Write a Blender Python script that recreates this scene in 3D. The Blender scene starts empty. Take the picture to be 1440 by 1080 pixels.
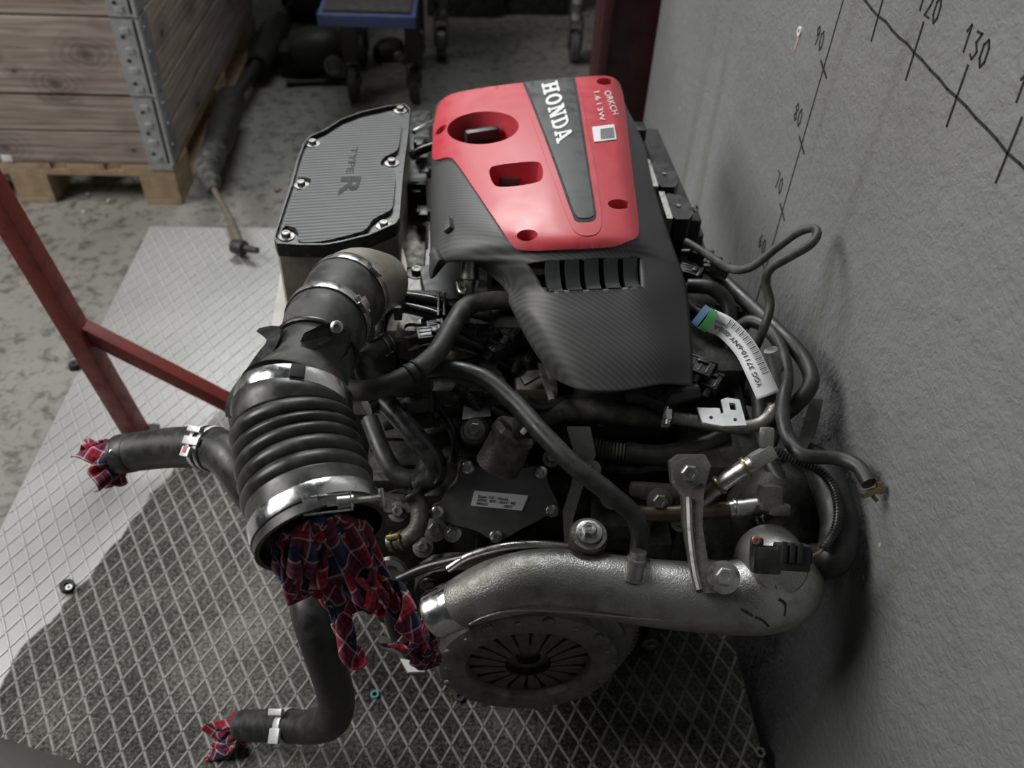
import bpy, bmesh, math, random
import numpy as np
from mathutils import Vector, Matrix, noise, geometry
from mathutils.bvhtree import BVHTree

SC = bpy.context.scene
COL = SC.collection
# ------------------------------------------------------------------ camera
F_PX = 1219.2
PITCH, ROLL, YAW, CAM_H = 0.744484, 0.0549246, 0.0734335, 1.1784
cp, sp, cy, sy = math.cos(PITCH), math.sin(PITCH), math.cos(YAW), math.sin(YAW)
FW = Vector((sy * cp, cy * cp, -sp)); RT = Vector((cy, -sy, 0)); UP = RT.cross(FW)
c_, s_ = math.cos(ROLL), math.sin(ROLL)
RT, UP = c_ * RT + s_ * UP, c_ * UP - s_ * RT
CAM = Vector((0, 0, CAM_H))
cam_data = bpy.data.cameras.new('camera')
cam = bpy.data.objects.new('camera', cam_data); COL.objects.link(cam)
m = Matrix((RT, UP, -FW)).transposed().to_4x4(); m.translation = CAM
cam.matrix_world = m
cam_data.sensor_width = 36; cam_data.lens = F_PX / 1440 * 36
cam_data.clip_start = 0.02
cam_data.dof.use_dof = True; cam_data.dof.focus_distance = 0.86; cam_data.dof.aperture_fstop = 5.6
SC.camera = cam
# ------------------------------------------------------------------ world, lamps, exposure
w = bpy.data.worlds.new('world'); SC.world = w; w.use_nodes = True
w.node_tree.nodes['Background'].inputs[0].default_value = (0.86, 0.93, 1, 1)
w.node_tree.nodes['Background'].inputs[1].default_value = 0.03
def area(name, loc, target, sx, sy_, power, col=(1, 1, 1), spread=3.1416):
    l = bpy.data.lights.new(name, 'AREA'); l.shape = 'RECTANGLE'; l.size = sx; l.size_y = sy_
    l.energy = power; l.color = col; l.spread = spread
    o = bpy.data.objects.new(name, l); COL.objects.link(o); o.location = loc
    o.rotation_euler = (Vector(target) - Vector(loc)).to_track_quat('-Z', 'Y').to_euler()
    return o
# daylight from the workshop's left side (glare on the plate, light on the wall) and a lamp on the ceiling further in (sheen on the cover)
area('window_left_offscreen', (-2.9, 1.05, 2.6), (-0.1, 0.95, 0.2), 2.0, 1.7, 120, (1, 0.985, 0.96))
area('ceiling_lamp_offscreen', (-0.35, 3.0, 2.6), (0.0, 1.0, 0.4), 1.3, 0.9, 22, (0.97, 1, 0.99), 1.8)
SC.view_settings.view_transform = 'Standard'; SC.view_settings.look = 'None'
SC.view_settings.gamma = 1; SC.view_settings.use_curve_mapping = False
SC.view_settings.exposure = 0.1

# ------------------------------------------------------------------ helpers
random.seed(4)
def at(px, py, z=None, y=None, x=None, d=None):
    """a point of the place seen along a surveyed sight line, at its own height / depth"""
    v = FW + RT * ((px - 720) / F_PX) - UP * ((py - 540) / F_PX)
    if d is not None: t = d
    elif z is not None: t = (z - CAM_H) / v.z
    elif y is not None: t = y / v.y
    else: t = x / v.x
    return CAM + v * t
ORG = {}
def obj(name, verts, faces, mat, parent=None, smooth=True, uvs=None, angle=0.6):
    verts = [Vector(v) for v in verts]
    lo = Vector([min(v[i] for v in verts) for i in range(3)]); hi = Vector([max(v[i] for v in verts) for i in range(3)])
    c = Vector(((lo.x + hi.x) / 2, (lo.y + hi.y) / 2, lo.z))
    me = bpy.data.meshes.new(name)
    me.from_pydata([v - c for v in verts], [], faces)
    bm = bmesh.new(); bm.from_mesh(me); bmesh.ops.recalc_face_normals(bm, faces=bm.faces[:]); bm.to_mesh(me); bm.free()
    if uvs is not None:
        ul = me.uv_layers.new(name='uv')
        for lp in me.loops: ul.data[lp.index].uv = uvs[lp.vertex_index]
    me.materials.append(M[mat])
    if smooth:
        me.polygons.foreach_set('use_smooth', [True] * len(me.polygons))
        try: me.set_sharp_from_angle(angle=angle)
        except Exception: pass
    o = bpy.data.objects.new(name, me); COL.objects.link(o)
    ORG[o.name] = c
    if parent is not None:
        o.parent = parent; o.location = c - ORG[parent.name]
    else: o.location = c
    return o
def thing(name, loc, label, cat, group=None):
    o = bpy.data.objects.new(name, None); COL.objects.link(o); o.location = loc; o.empty_display_size = .05
    ORG[o.name] = Vector(loc); tag(o, label, cat, group); return o
def tag(o, label, cat, group=None):
    o['label'] = label; o['category'] = cat
    if group: o['group'] = group
    return o
def struct(o, label=None):
    o['kind'] = 'structure'
    if label: o['label'] = label
    return o
class MB:
    def __init__(s): s.v = []; s.f = []
    def add(s, v, f):
        n = len(s.v); s.v += [Vector(q) for q in v]; s.f += [tuple(n + i for i in q) for q in f]; return s
    def box(s, c, sz, ax=None):
        """oriented box; ax = three direction vectors"""
        c = Vector(c); ax = ax or (Vector((1, 0, 0)), Vector((0, 1, 0)), Vector((0, 0, 1)))
        P = []
        for i in (-1, 1):
            for j in (-1, 1):
                for k in (-1, 1): P.append(c + ax[0] * (i * sz[0] / 2) + ax[1] * (j * sz[1] / 2) + ax[2] * (k * sz[2] / 2))
        return s.add(P, [(0, 1, 3, 2), (4, 6, 7, 5), (0, 4, 5, 1), (2, 3, 7, 6), (0, 2, 6, 4), (1, 5, 7, 3)])
    def bbox(s, c, sz, b=.003, ax=None):
        """box with chamfered edges"""
        bm = bmesh.new(); bmesh.ops.create_cube(bm, size=1)
        for v in bm.verts: v.co = Vector((v.co.x * sz[0], v.co.y * sz[1], v.co.z * sz[2]))
        bmesh.ops.bevel(bm, geom=bm.edges[:], offset=min(b, min(sz) * .45), segments=2, affect='EDGES', profile=.6)
        ax = ax or (Vector((1, 0, 0)), Vector((0, 1, 0)), Vector((0, 0, 1))); c = Vector(c)
        bm.verts.index_update()
        s.add([c + ax[0] * v.co.x + ax[1] * v.co.y + ax[2] * v.co.z for v in bm.verts], [[v.index for v in f.verts] for f in bm.faces])
        bm.free(); return s
    def cyl(s, a, b, r0, r1=None, n=20, cap=True):
        return s.sweep([Vector(a), Vector(b)], [r0, r0 if r1 is None else r1], n, cap)
    def sweep(s, P, R, n=14, cap=True, squash=None):
        P = [Vector(p) for p in P]; k = len(P)
        T = [(P[min(i + 1, k - 1)] - P[max(i - 1, 0)]).normalized() for i in range(k)]
        u = T[0].orthogonal().normalized(); V = []; sg = 1
        for i in range(k):
            if i and T[i].dot(T[i - 1]) < 0: sg = -sg          # the wall folds back into a bore: keep the ring's sense
            u = (u - T[i] * u.dot(T[i])).normalized(); b = T[i].cross(u) * sg
            for j in range(n):
                a = 2 * math.pi * j / n; V.append(P[i] + (u * math.cos(a) + b * math.sin(a)) * R[i])
        Fc = [(i * n + j, i * n + (j + 1) % n, (i + 1) * n + (j + 1) % n, (i + 1) * n + j) for i in range(k - 1) for j in range(n)]
        if cap: Fc += [tuple(range(n))[::-1], tuple((k - 1) * n + j for j in range(n))]
        return s.add(V, Fc)
    def lathe(s, o, axis, prof, n=40, close=False):
        """prof: (distance along axis, radius)"""
        o = Vector(o); a = Vector(axis).normalized(); u = a.orthogonal().normalized(); b = a.cross(u); k = len(prof); V = []
        for d, r in prof:
            for j in range(n):
                t = 2 * math.pi * j / n; V.append(o + a * d + (u * math.cos(t) + b * math.sin(t)) * r)
        Fc = [(i * n + j, i * n + (j + 1) % n, (i + 1) * n + (j + 1) % n, (i + 1) * n + j) for i in range(k - 1) for j in range(n)]
        if close: Fc += [((k - 1) * n + j, (k - 1) * n + (j + 1) % n, (j + 1) % n, j) for j in range(n)]
        return s.add(V, Fc)
    def prism(s, poly, vec, holes=()):
        """planar 3-D outline pushed along vec; outline and holes are lists of points"""
        vec = Vector(vec); loops = [[Vector(p) for p in poly]] + [[Vector(p) for p in h] for h in holes]
        tri = geometry.tessellate_polygon(loops); fl = [p for l in loops for p in l]; n = len(fl)
        Fc = [tuple(t) for t in tri] + [tuple(i + n for i in t)[::-1] for t in tri]; b = 0
        for l in loops:
            k = len(l); Fc += [(b + i, b + (i + 1) % k, n + b + (i + 1) % k, n + b + i) for i in range(k)]; b += k
        return s.add(fl + [p + vec for p in fl], Fc)
    def build(s, name, mat, parent=None, smooth=True, angle=0.6): return obj(name, s.v, s.f, mat, parent, smooth, None, angle)
def curve(P, step=8):
    """Catmull-Rom through vectors of any length"""
    P = [np.array(p, float) for p in P]; out = []
    Q = [2 * P[0] - P[1]] + P + [2 * P[-1] - P[-2]]
    for i in range(1, len(Q) - 2):
        for k in range(step):
            t = k / step; a, b, c, d = Q[i - 1], Q[i], Q[i + 1], Q[i + 2]
            out.append(.5 * (2 * b + (c - a) * t + (2 * a - 5 * b + 4 * c - d) * t * t + (3 * b - a - 3 * c + d) * t ** 3))
    out.append(P[-1]); return out
def hose(name, spec, r, mat, parent, n=14, step=8, ribs=None, hollow=False):
    """spec: (px, py, height[, radius])"""
    pts = [list(at(q[0], q[1], z=q[2])) + [q[3] if len(q) > 3 else r] for q in spec]
    return tube(name, pts, mat, parent, n, step, ribs)
def tube(name, pts, mat, parent, n=14, step=8, ribs=None, bore=None):
    C = curve(pts, step); P = [Vector(c[:3]) for c in C]; R = [max(c[3], .0008) for c in C]
    if ribs:
        L = [0]
        for i in range(1, len(P)): L.append(L[-1] + (P[i] - P[i - 1]).length)
        k = int(L[-1] / ribs * 4); A = np.array([list(p) for p in P])
        s = np.linspace(0, L[-1], k); B = np.stack([np.interp(s, L, A[:, i]) for i in range(3)], 1); Rr = np.interp(s, L, R)
        P = [Vector(b) for b in B]; R = [Rr[i] * (1.0 if i % 4 in (0, 1) else .84) for i in range(k)]
    if bore:                                   # open end with a real bore: 'start' or 'end'
        Q, S = (P[::-1], R[::-1]) if bore == 'start' else (P, R); k = len(Q) - 1; dep = 0.; j = k
        while dep < .05: dep += (Q[j] - Q[j - 1]).length; j -= 1
        o = MB().sweep(Q + [Q[i] for i in range(k, j, -1)], S + [S[i] - .0038 for i in range(k, j, -1)], n, True).build(name, mat, parent)
    else: o = MB().sweep(P, R, n).build(name, mat, parent)
    PATH[o.name] = (P, R); return o
PATH = {}
def on_path(o, t):
    P, R = PATH[o.name]; i = min(int(t * (len(P) - 1)), len(P) - 2)
    return P[i], (P[i + 1] - P[i]).normalized(), R[i]
def ring(name, c, ax, r, wd, th, mat, parent, n=36):
    return MB().lathe(c, ax, [(-wd / 2, r), (-wd / 2, r + th * .8), (-wd / 2 + th * .4, r + th), (wd / 2 - th * .4, r + th), (wd / 2, r + th * .8), (wd / 2, r)], n, True).build(name, mat, parent)
def clamp(o, t, parent, mat='steel', wd=.009, grow=.0006, screw=None):
    c, a, r = on_path(o, t); q = ring('hose_clamp', c, a, r + grow, wd, .0012, mat, parent)
    k = screw or (CAM - c); k = (k - a * k.dot(a)).normalized(); e = a.cross(k)
    MB().bbox(c + k * (r + .004), (wd * 1.1, .012, .006), .001, (a, e, k)).cyl(c + k * (r + .004) - e * .009, c + k * (r + .004) + e * .011, .0022, n=8).build('clamp_ear', mat, q)
    return q
def hexbolt(c, nrm, r, mat, parent, name='bolt', washer=True, h=None):
    c = Vector(c); nrm = Vector(nrm).normalized(); h = h or r * .9; b = MB()
    if washer: b.lathe(c, nrm, [(0, .0001), (0, r * 1.75), (r * .25, r * 1.75), (r * .35, r * 1.2), (r * .35, .0001)], 24)
    b.lathe(c + nrm * r * .3, nrm, [(0, r * 1.02), (h * .85, r * 1.02), (h, r * .85), (h, r * .5), (h * .85, r * .45), (h * .85, .0001)], 6)
    return b.build(name, mat, parent, True, .3)
def screwhead(c, nrm, r, parent, name='screw', mat='steel'):
    c = Vector(c); nrm = Vector(nrm).normalized()
    o = MB().lathe(c, nrm, [(0, r), (r * .35, r), (r * .55, r * .75), (r * .58, r * .42), (r * .2, r * .4), (r * .2, .0001)], 18).build(name, mat, parent)
    return o
def ring_pts(c, u, v, ru, rv, n=24): return [Vector(c) + Vector(u) * (ru * math.cos(2 * math.pi * i / n)) + Vector(v) * (rv * math.sin(2 * math.pi * i / n)) for i in range(n)]
def plane_at(px, py, o, n):
    v = FW + RT * ((px - 720) / F_PX) - UP * ((py - 540) / F_PX); t = (Vector(o) - CAM).dot(n) / v.dot(n); return CAM + v * t
def smoothpoly(P, it=2):
    for _ in range(it):
        Q = []
        for i in range(len(P)):
            a, b = Vector(P[i]), Vector(P[(i + 1) % len(P)]); Q += [a * .75 + b * .25, a * .25 + b * .75]
        P = Q
    return P

# ------------------------------------------------------------------ materials
M = {}
def nodes(name):
    m_ = bpy.data.materials.new(name); m_.use_nodes = True; nt = m_.node_tree
    M[name] = m_; return nt, nt.nodes, nt.links, nt.nodes['Principled BSDF']
def ramp(N, stops, interp='LINEAR'):
    r = N.new('ShaderNodeValToRGB'); r.color_ramp.interpolation = interp
    e = r.color_ramp.elements
    while len(e) < len(stops): e.new(.5)
    for i, (p, c) in enumerate(stops):
        e[i].position = p; e[i].color = (*c, 1) if len(c) == 3 else c
    return r
def g(v): return (v, v, v)
def mat(name, base, rough=.5, metal=0, dirt=None, dscale=25, dlo=.45, dhi=.7, bump=0, bscale=200, rvar=.15, coat=0, spec=.5):
    nt, N, L, B = nodes(name)
    B.inputs['Roughness'].default_value = rough; B.inputs['Metallic'].default_value = metal
    B.inputs['Specular IOR Level'].default_value = spec
    B.inputs['Coat Weight'].default_value = coat; B.inputs['Coat Roughness'].default_value = .15
    tc = N.new('ShaderNodeTexCoord')
    if dirt is not None:
        n1 = N.new('ShaderNodeTexNoise'); n1.inputs['Scale'].default_value = dscale * 3.5; n1.inputs['Detail'].default_value = 6
        n1.inputs['Roughness'].default_value = .65; L.new(tc.outputs['Object'], n1.inputs['Vector'])
        r = ramp(N, [(dlo, base), (dhi, dirt)]); L.new(n1.outputs['Fac'], r.inputs['Fac']); L.new(r.outputs['Color'], B.inputs['Base Color'])
        mr = N.new('ShaderNodeMapRange'); mr.inputs[1].default_value = .3; mr.inputs[2].default_value = .7
        mr.inputs[3].default_value = max(.05, rough - rvar); mr.inputs[4].default_value = min(1, rough + rvar)
        L.new(n1.outputs['Fac'], mr.inputs[0]); L.new(mr.outputs[0], B.inputs['Roughness'])
    else: B.inputs['Base Color'].default_value = (*base, 1)
    if bump:
        n2 = N.new('ShaderNodeTexNoise'); n2.inputs['Scale'].default_value = bscale; n2.inputs['Detail'].default_value = 3
        L.new(tc.outputs['Object'], n2.inputs['Vector']); b = N.new('ShaderNodeBump'); b.inputs['Strength'].default_value = bump
        b.inputs['Distance'].default_value = .002; L.new(n2.outputs['Fac'], b.inputs['Height']); L.new(b.outputs[0], B.inputs['Normal'])
    return m
mat('rubber', g(.016), .46, 0, (.045, .044, .04), 18, .45, .75)
mat('rubber_dusty', (.022, .022, .021), .6, 0, (.095, .092, .08), 14, .42, .72)
mat('rubber_gloss', g(.012), .3, 0, g(.03), 20)
mat('bellows', (.02, .02, .019), .42, 0, (.07, .068, .058), 12, .45, .75)
mat('black_plastic', g(.014), .4, 0, (.05, .049, .044), 22, .48, .75)
mat('matte_black', g(.008), .7, 0, g(.02), 20)
mat('grey_plastic', g(.06), .5, 0, (.1, .098, .09), 20)
mat('cast_aluminium', (.38, .375, .36), .42, .85, (.2, .19, .165), 9, .45, .7, .35, 520)
mat('dirty_aluminium', (.17, .165, .15), .5, .7, (.055, .05, .042), 16, .4, .7, .25, 300)
mat('grimy_block', (.07, .068, .062), .6, .5, (.02, .019, .017), 20, .4, .7, .3, 240)
mat('steel', (.55, .54, .53), .33, 1, (.42, .41, .38), 30)
mat('bright_steel', (.75, .75, .75), .22, 1, (.6, .6, .6), 20)
mat('dull_steel', (.27, .265, .25), .45, .9, (.17, .165, .15), 30)
mat('yellow_zinc', (.26, .21, .1), .38, .9, (.2, .16, .08), 40)
mat('beige_casting', (.38, .36, .3), .45, .55, (.26, .245, .2), 10, .42, .7, .15, 200)
mat('pale_plastic', (.5, .49, .46), .5, 0, (.36, .35, .32), 8)
mat('pump_plate', (.085, .088, .085), .5, .35, (.12, .122, .118), 10)
mat('red_plastic', (.46, .038, .055), .43, 0, (.5, .06, .08), 9, .4, .75, 0, 1, .07, .1)
mat('strip_grey', (.035, .037, .039), .42, 0, (.05, .052, .054), 10)
mat('clutch', (.21, .205, .195), .5, .6, (.09, .085, .075), 12)
mat('clutch_dark', (.15, .14, .13), .5, .7, (.1, .055, .042), 30, .5, .8)
mat('red_paint', (.21, .022, .016), .5, 0, (.075, .022, .016), 16, .5, .72)
mat('paper', (.72, .72, .74), .6)
mat('ink', g(.02), .7)
mat('white_paint', (.75, .75, .74), .5)
mat('green_tape', (.06, .28, .09), .4)
mat('blue_tape', (.11, .2, .33), .4)
mat('marker', g(.012), .8)
mat('pallet_wood', (.42, .31, .2), .75, 0, (.28, .19, .115), 6, .4, .65)
mat('galvanised', (.5, .51, .52), .38, .6, (.36, .37, .38), 14)
mat('zinc_white', (.62, .62, .63), .45, .4, (.5, .5, .5), 20)
mat('plaster_pink', (.42, .26, .21), .8)
mat('brown_steel', (.17, .14, .1), .42, .8, (.09, .075, .055), 25)
mat('copper', (.45, .25, .17), .35, .7)
mat('blue_deck', (.025, .04, .12), .5, 0, (.04, .045, .07), 12)
mat('pale_steel', (.3, .3, .29), .5, .3, (.2, .195, .18), 20)
mat('grey_steel', (.14, .14, .135), .45, .6, (.05, .045, .04), 20)
mat('rust_shaft', (.14, .115, .09), .6, .3, (.07, .055, .042), 25)
mat('dark_iron', (.022, .021, .02), .55, .3, (.045, .04, .035), 20)
mat('maroon', (.055, .012, .014), .5, 0, (.03, .008, .009), 6)
mat('nub', (.5, .49, .46), .5)
mat('teal_ring', (.12, .34, .36), .5)
mat('pink_dot', (.5, .1, .08), .6)
def carbon(name, kx, ky, kz, lo=.02, hi=.06, rough=.38, coat=.15, spec=.5):
    nt, N, L, B = nodes(name)
    g_ = N.new('ShaderNodeNewGeometry'); dp = N.new('ShaderNodeVectorMath'); dp.operation = 'DOT_PRODUCT'
    dp.inputs[1].default_value = (kx, ky, kz); L.new(g_.outputs['Position'], dp.inputs[0])
    s = N.new('ShaderNodeMath'); s.operation = 'SINE'; L.new(dp.outputs['Value'], s.inputs[0])
    d2 = N.new('ShaderNodeVectorMath'); d2.operation = 'DOT_PRODUCT'; d2.inputs[1].default_value = (-ky * 2.2, kx * 2.2, 300); L.new(g_.outputs['Position'], d2.inputs[0])
    s2 = N.new('ShaderNodeMath'); s2.operation = 'SINE'; L.new(d2.outputs['Value'], s2.inputs[0])
    ad = N.new('ShaderNodeMath'); ad.operation = 'MULTIPLY_ADD'; ad.inputs[1].default_value = .22; L.new(s2.outputs[0], ad.inputs[0]); L.new(s.outputs[0], ad.inputs[2])
    r = ramp(N, [(.25, g(lo)), (.75, (hi, hi * 1.01, hi * 1.02))]); mr = N.new('ShaderNodeMapRange'); mr.inputs[1].default_value = -1.2; mr.inputs[2].default_value = 1.2
    L.new(ad.outputs[0], mr.inputs[0]); L.new(mr.outputs[0], r.inputs['Fac']); L.new(r.outputs['Color'], B.inputs['Base Color'])
    B.inputs['Roughness'].default_value = rough; B.inputs['Coat Weight'].default_value = coat; B.inputs['Coat Roughness'].default_value = .3; B.inputs['Specular IOR Level'].default_value = spec
carbon('carbon_lid', -130, 850, 0, .032, .115, .45, .0, .2)
carbon('carbon_cover', 700, 1100, 0, .05, .072, .5, .0)
def plaid():
    nt, N, L, B = nodes('plaid_cloth')
    uv = N.new('ShaderNodeUVMap'); sx = N.new('ShaderNodeSeparateXYZ'); L.new(uv.outputs[0], sx.inputs[0]); cs = []
    red, navy, wht, dk = (.30, .012, .03), (.012, .016, .045), (.5, .47, .48), (.07, .008, .018)
    for k, ax in enumerate('XY'):
        f = N.new('ShaderNodeMath'); f.operation = 'FRACT'; L.new(sx.outputs[ax], f.inputs[0])
        r = ramp(N, [(0, red), (.10, dk), (.16, red), (.26, dk), (.32, red), (.42, wht), (.47, navy), (.62, navy), (.66, (.03, .03, .07)), (.90, navy), (.95, wht)], 'CONSTANT')
        L.new(f.outputs[0], r.inputs['Fac']); cs.append(r)
    mx = N.new('ShaderNodeMix'); mx.data_type = 'RGBA'; mx.inputs[0].default_value = .5
    L.new(cs[0].outputs['Color'], mx.inputs[6]); L.new(cs[1].outputs['Color'], mx.inputs[7]); L.new(mx.outputs[2], B.inputs['Base Color'])
    B.inputs['Roughness'].default_value = .9; B.inputs['Specular IOR Level'].default_value = .15
    B.inputs['Sheen Weight'].default_value = .15
plaid()
def wood(name, c1, c2, c3, ax, knots=()):
    nt, N, L, B = nodes(name)
    tc = N.new('ShaderNodeTexCoord'); oi = N.new('ShaderNodeObjectInfo')
    mp = N.new('ShaderNodeMapping'); mp.inputs['Scale'].default_value = (1.5, 26, 26) if ax == 0 else (26, 1.5, 26)
    ad = N.new('ShaderNodeVectorMath'); ad.operation = 'ADD'; L.new(tc.outputs['Object'], ad.inputs[0])
    mu = N.new('ShaderNodeVectorMath'); mu.operation = 'SCALE'; mu.inputs['Scale'].default_value = 7; cx = N.new('ShaderNodeCombineXYZ')
    L.new(oi.outputs['Random'], cx.inputs[0]); L.new(oi.outputs['Random'], cx.inputs[2]); L.new(cx.outputs[0], mu.inputs[0]); L.new(mu.outputs[0], ad.inputs[1]); L.new(ad.outputs[0], mp.inputs[0])
    n1 = N.new('ShaderNodeTexNoise'); n1.inputs['Scale'].default_value = 2.2; n1.inputs['Detail'].default_value = 8; n1.inputs['Distortion'].default_value = 1.2; L.new(mp.outputs[0], n1.inputs[0])
    wv = N.new('ShaderNodeTexWave'); wv.wave_type = 'RINGS'; wv.inputs['Scale'].default_value = .6; wv.inputs['Distortion'].default_value = 5; wv.inputs['Detail'].default_value = 3; wv.inputs['Detail Scale'].default_value = 1.4; L.new(mp.outputs[0], wv.inputs[0])
    mx = N.new('ShaderNodeMath'); mx.operation = 'MULTIPLY_ADD'; mx.inputs[1].default_value = .16; L.new(wv.outputs['Fac'], mx.inputs[0])
    m2 = N.new('ShaderNodeMath'); m2.operation = 'MULTIPLY'; m2.inputs[1].default_value = .95; L.new(n1.outputs['Fac'], m2.inputs[0]); L.new(m2.outputs[0], mx.inputs[2])
    r = ramp(N, [(.28, c1), (.52, c2), (.78, c3)]); L.new(mx.outputs[0], r.inputs['Fac'])
    vo = N.new('ShaderNodeTexVoronoi'); vo.inputs['Scale'].default_value = 5.5; vm = N.new('ShaderNodeMapping'); vm.inputs['Scale'].default_value = (.8, 1, 1.3) if ax == 0 else (1, .8, 1.3)
    L.new(ad.outputs[0], vm.inputs[0]); L.new(vm.outputs[0], vo.inputs[0])
    kr = ramp(N, [(.04, g(0)), (.12, g(.8)), (.16, g(.5)), (.22, g(.85)), (.26, g(.7)), (.34, g(1))]); L.new(vo.outputs['Distance'], kr.inputs['Fac'])
    mm = N.new('ShaderNodeMix'); mm.data_type = 'RGBA'; mm.inputs[6].default_value = (*[q * .35 for q in c1], 1); L.new(kr.outputs['Color'], mm.inputs[0]); L.new(r.outputs['Color'], mm.inputs[7])
    out = mm.outputs[2]
    for kp, kr_ in knots:
        ge = N.new('ShaderNodeNewGeometry'); sb = N.new('ShaderNodeVectorMath'); sb.operation = 'SUBTRACT'; sb.inputs[1].default_value = kp; L.new(ge.outputs['Position'], sb.inputs[0])
        sc = N.new('ShaderNodeVectorMath'); sc.operation = 'MULTIPLY'; sc.inputs[1].default_value = (.75 / kr_, 0, 1.1 / kr_); L.new(sb.outputs[0], sc.inputs[0])
        nz = N.new('ShaderNodeTexNoise'); nz.inputs['Scale'].default_value = 25; L.new(ge.outputs['Position'], nz.inputs[0])
        ln = N.new('ShaderNodeVectorMath'); ln.operation = 'LENGTH'; L.new(sc.outputs[0], ln.inputs[0])
        ad2 = N.new('ShaderNodeMath'); ad2.operation = 'MULTIPLY_ADD'; ad2.inputs[1].default_value = .35; L.new(nz.outputs['Fac'], ad2.inputs[0]); L.new(ln.outputs['Value'], ad2.inputs[2])
        rk = ramp(N, [(.2, g(.95)), (.34, g(.55)), (.42, g(.2)), (.5, g(.5)), (.58, g(.12)), (.68, g(.38)), (.78, g(.08)), (.88, g(.2)), (1., g(0))]); L.new(ad2.outputs[0], rk.inputs['Fac'])
        mk = N.new('ShaderNodeMix'); mk.data_type = 'RGBA'; L.new(rk.outputs['Color'], mk.inputs[0]); L.new(out, mk.inputs[6]); mk.inputs[7].default_value = (.06, .04, .032, 1); out = mk.outputs[2]
    L.new(out, B.inputs['Base Color']); B.inputs['Roughness'].default_value = .8
    b = N.new('ShaderNodeBump'); b.inputs['Strength'].default_value = .25; b.inputs['Distance'].default_value = .003; L.new(mx.outputs[0], b.inputs['Height']); L.new(b.outputs[0], B.inputs['Normal'])
wood('board_wood', (.17, .125, .1), (.3, .24, .205), (.42, .355, .315), 0, [(tuple(at(x_, y_, y=at(257, 288, z=-.16).y)), r_) for x_, y_, r_ in ((120, 76, .085), (77, 117, .075), (8, 206, .07), (188, 211, .03), (20, 100, .03))])
wood('board_wood_side', (.17, .125, .1), (.3, .24, .205), (.42, .355, .315), 1)
def mat_wall():
    nt, N, L, B = nodes('wall_plaster')
    tc = N.new('ShaderNodeTexCoord')
    n0 = N.new('ShaderNodeTexNoise'); n0.inputs['Scale'].default_value = 2.2; n0.inputs['Detail'].default_value = 5; L.new(tc.outputs['Object'], n0.inputs[0])
    r = ramp(N, [(.3, (.165, .17, .168)), (.7, (.225, .231, .229))]); L.new(n0.outputs['Fac'], r.inputs['Fac'])
    # rusty run-down streaks
    mp = N.new('ShaderNodeMapping'); mp.inputs['Scale'].default_value = (1, 9, .7); L.new(tc.outputs['Object'], mp.inputs[0])
    n1 = N.new('ShaderNodeTexNoise'); n1.inputs['Scale'].default_value = 1.6; n1.inputs['Detail'].default_value = 4; L.new(mp.outputs[0], n1.inputs[0])
    r1 = ramp(N, [(.6, g(0)), (.78, g(.45))]); L.new(n1.outputs['Fac'], r1.inputs['Fac'])
    mx = N.new('ShaderNodeMix'); mx.data_type = 'RGBA'; L.new(r1.outputs['Color'], mx.inputs[0]); L.new(r.outputs['Color'], mx.inputs[6]); mx.inputs[7].default_value = (.1, .085, .06, 1)
    # chips of white paint
    v = N.new('ShaderNodeTexNoise'); v.inputs['Scale'].default_value = 38; v.inputs['Detail'].default_value = 2; L.new(tc.outputs['Object'], v.inputs[0])
    r2 = ramp(N, [(.765, g(0)), (.79, g(.6))]); L.new(v.outputs['Fac'], r2.inputs['Fac'])
    m2 = N.new('ShaderNodeMix'); m2.data_type = 'RGBA'; L.new(r2.outputs['Color'], m2.inputs[0]); L.new(mx.outputs[2], m2.inputs[6]); m2.inputs[7].default_value = (.55, .55, .53, 1)
    L.new(m2.outputs[2], B.inputs['Base Color']); B.inputs['Roughness'].default_value = .42
    n2 = N.new('ShaderNodeTexNoise'); n2.inputs['Scale'].default_value = 120; n2.inputs['Detail'].default_value = 4; n2.inputs['Roughness'].default_value = .55; n2.inputs['Distortion'].default_value = .6; L.new(tc.outputs['Object'], n2.inputs[0])
    n3 = N.new('ShaderNodeTexNoise'); n3.inputs['Scale'].default_value = 34; n3.inputs['Detail'].default_value = 3; L.new(tc.outputs['Object'], n3.inputs[0])
    ad = N.new('ShaderNodeMath'); ad.operation = 'MULTIPLY_ADD'; ad.inputs[1].default_value = 1.6; L.new(n3.outputs['Fac'], ad.inputs[0]); L.new(n2.outputs['Fac'], ad.inputs[2])
    b = N.new('ShaderNodeBump'); b.inputs['Strength'].default_value = .7; b.inputs['Distance'].default_value = .003; L.new(ad.outputs[0], b.inputs['Height']); L.new(b.outputs[0], B.inputs['Normal'])
mat_wall()
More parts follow.
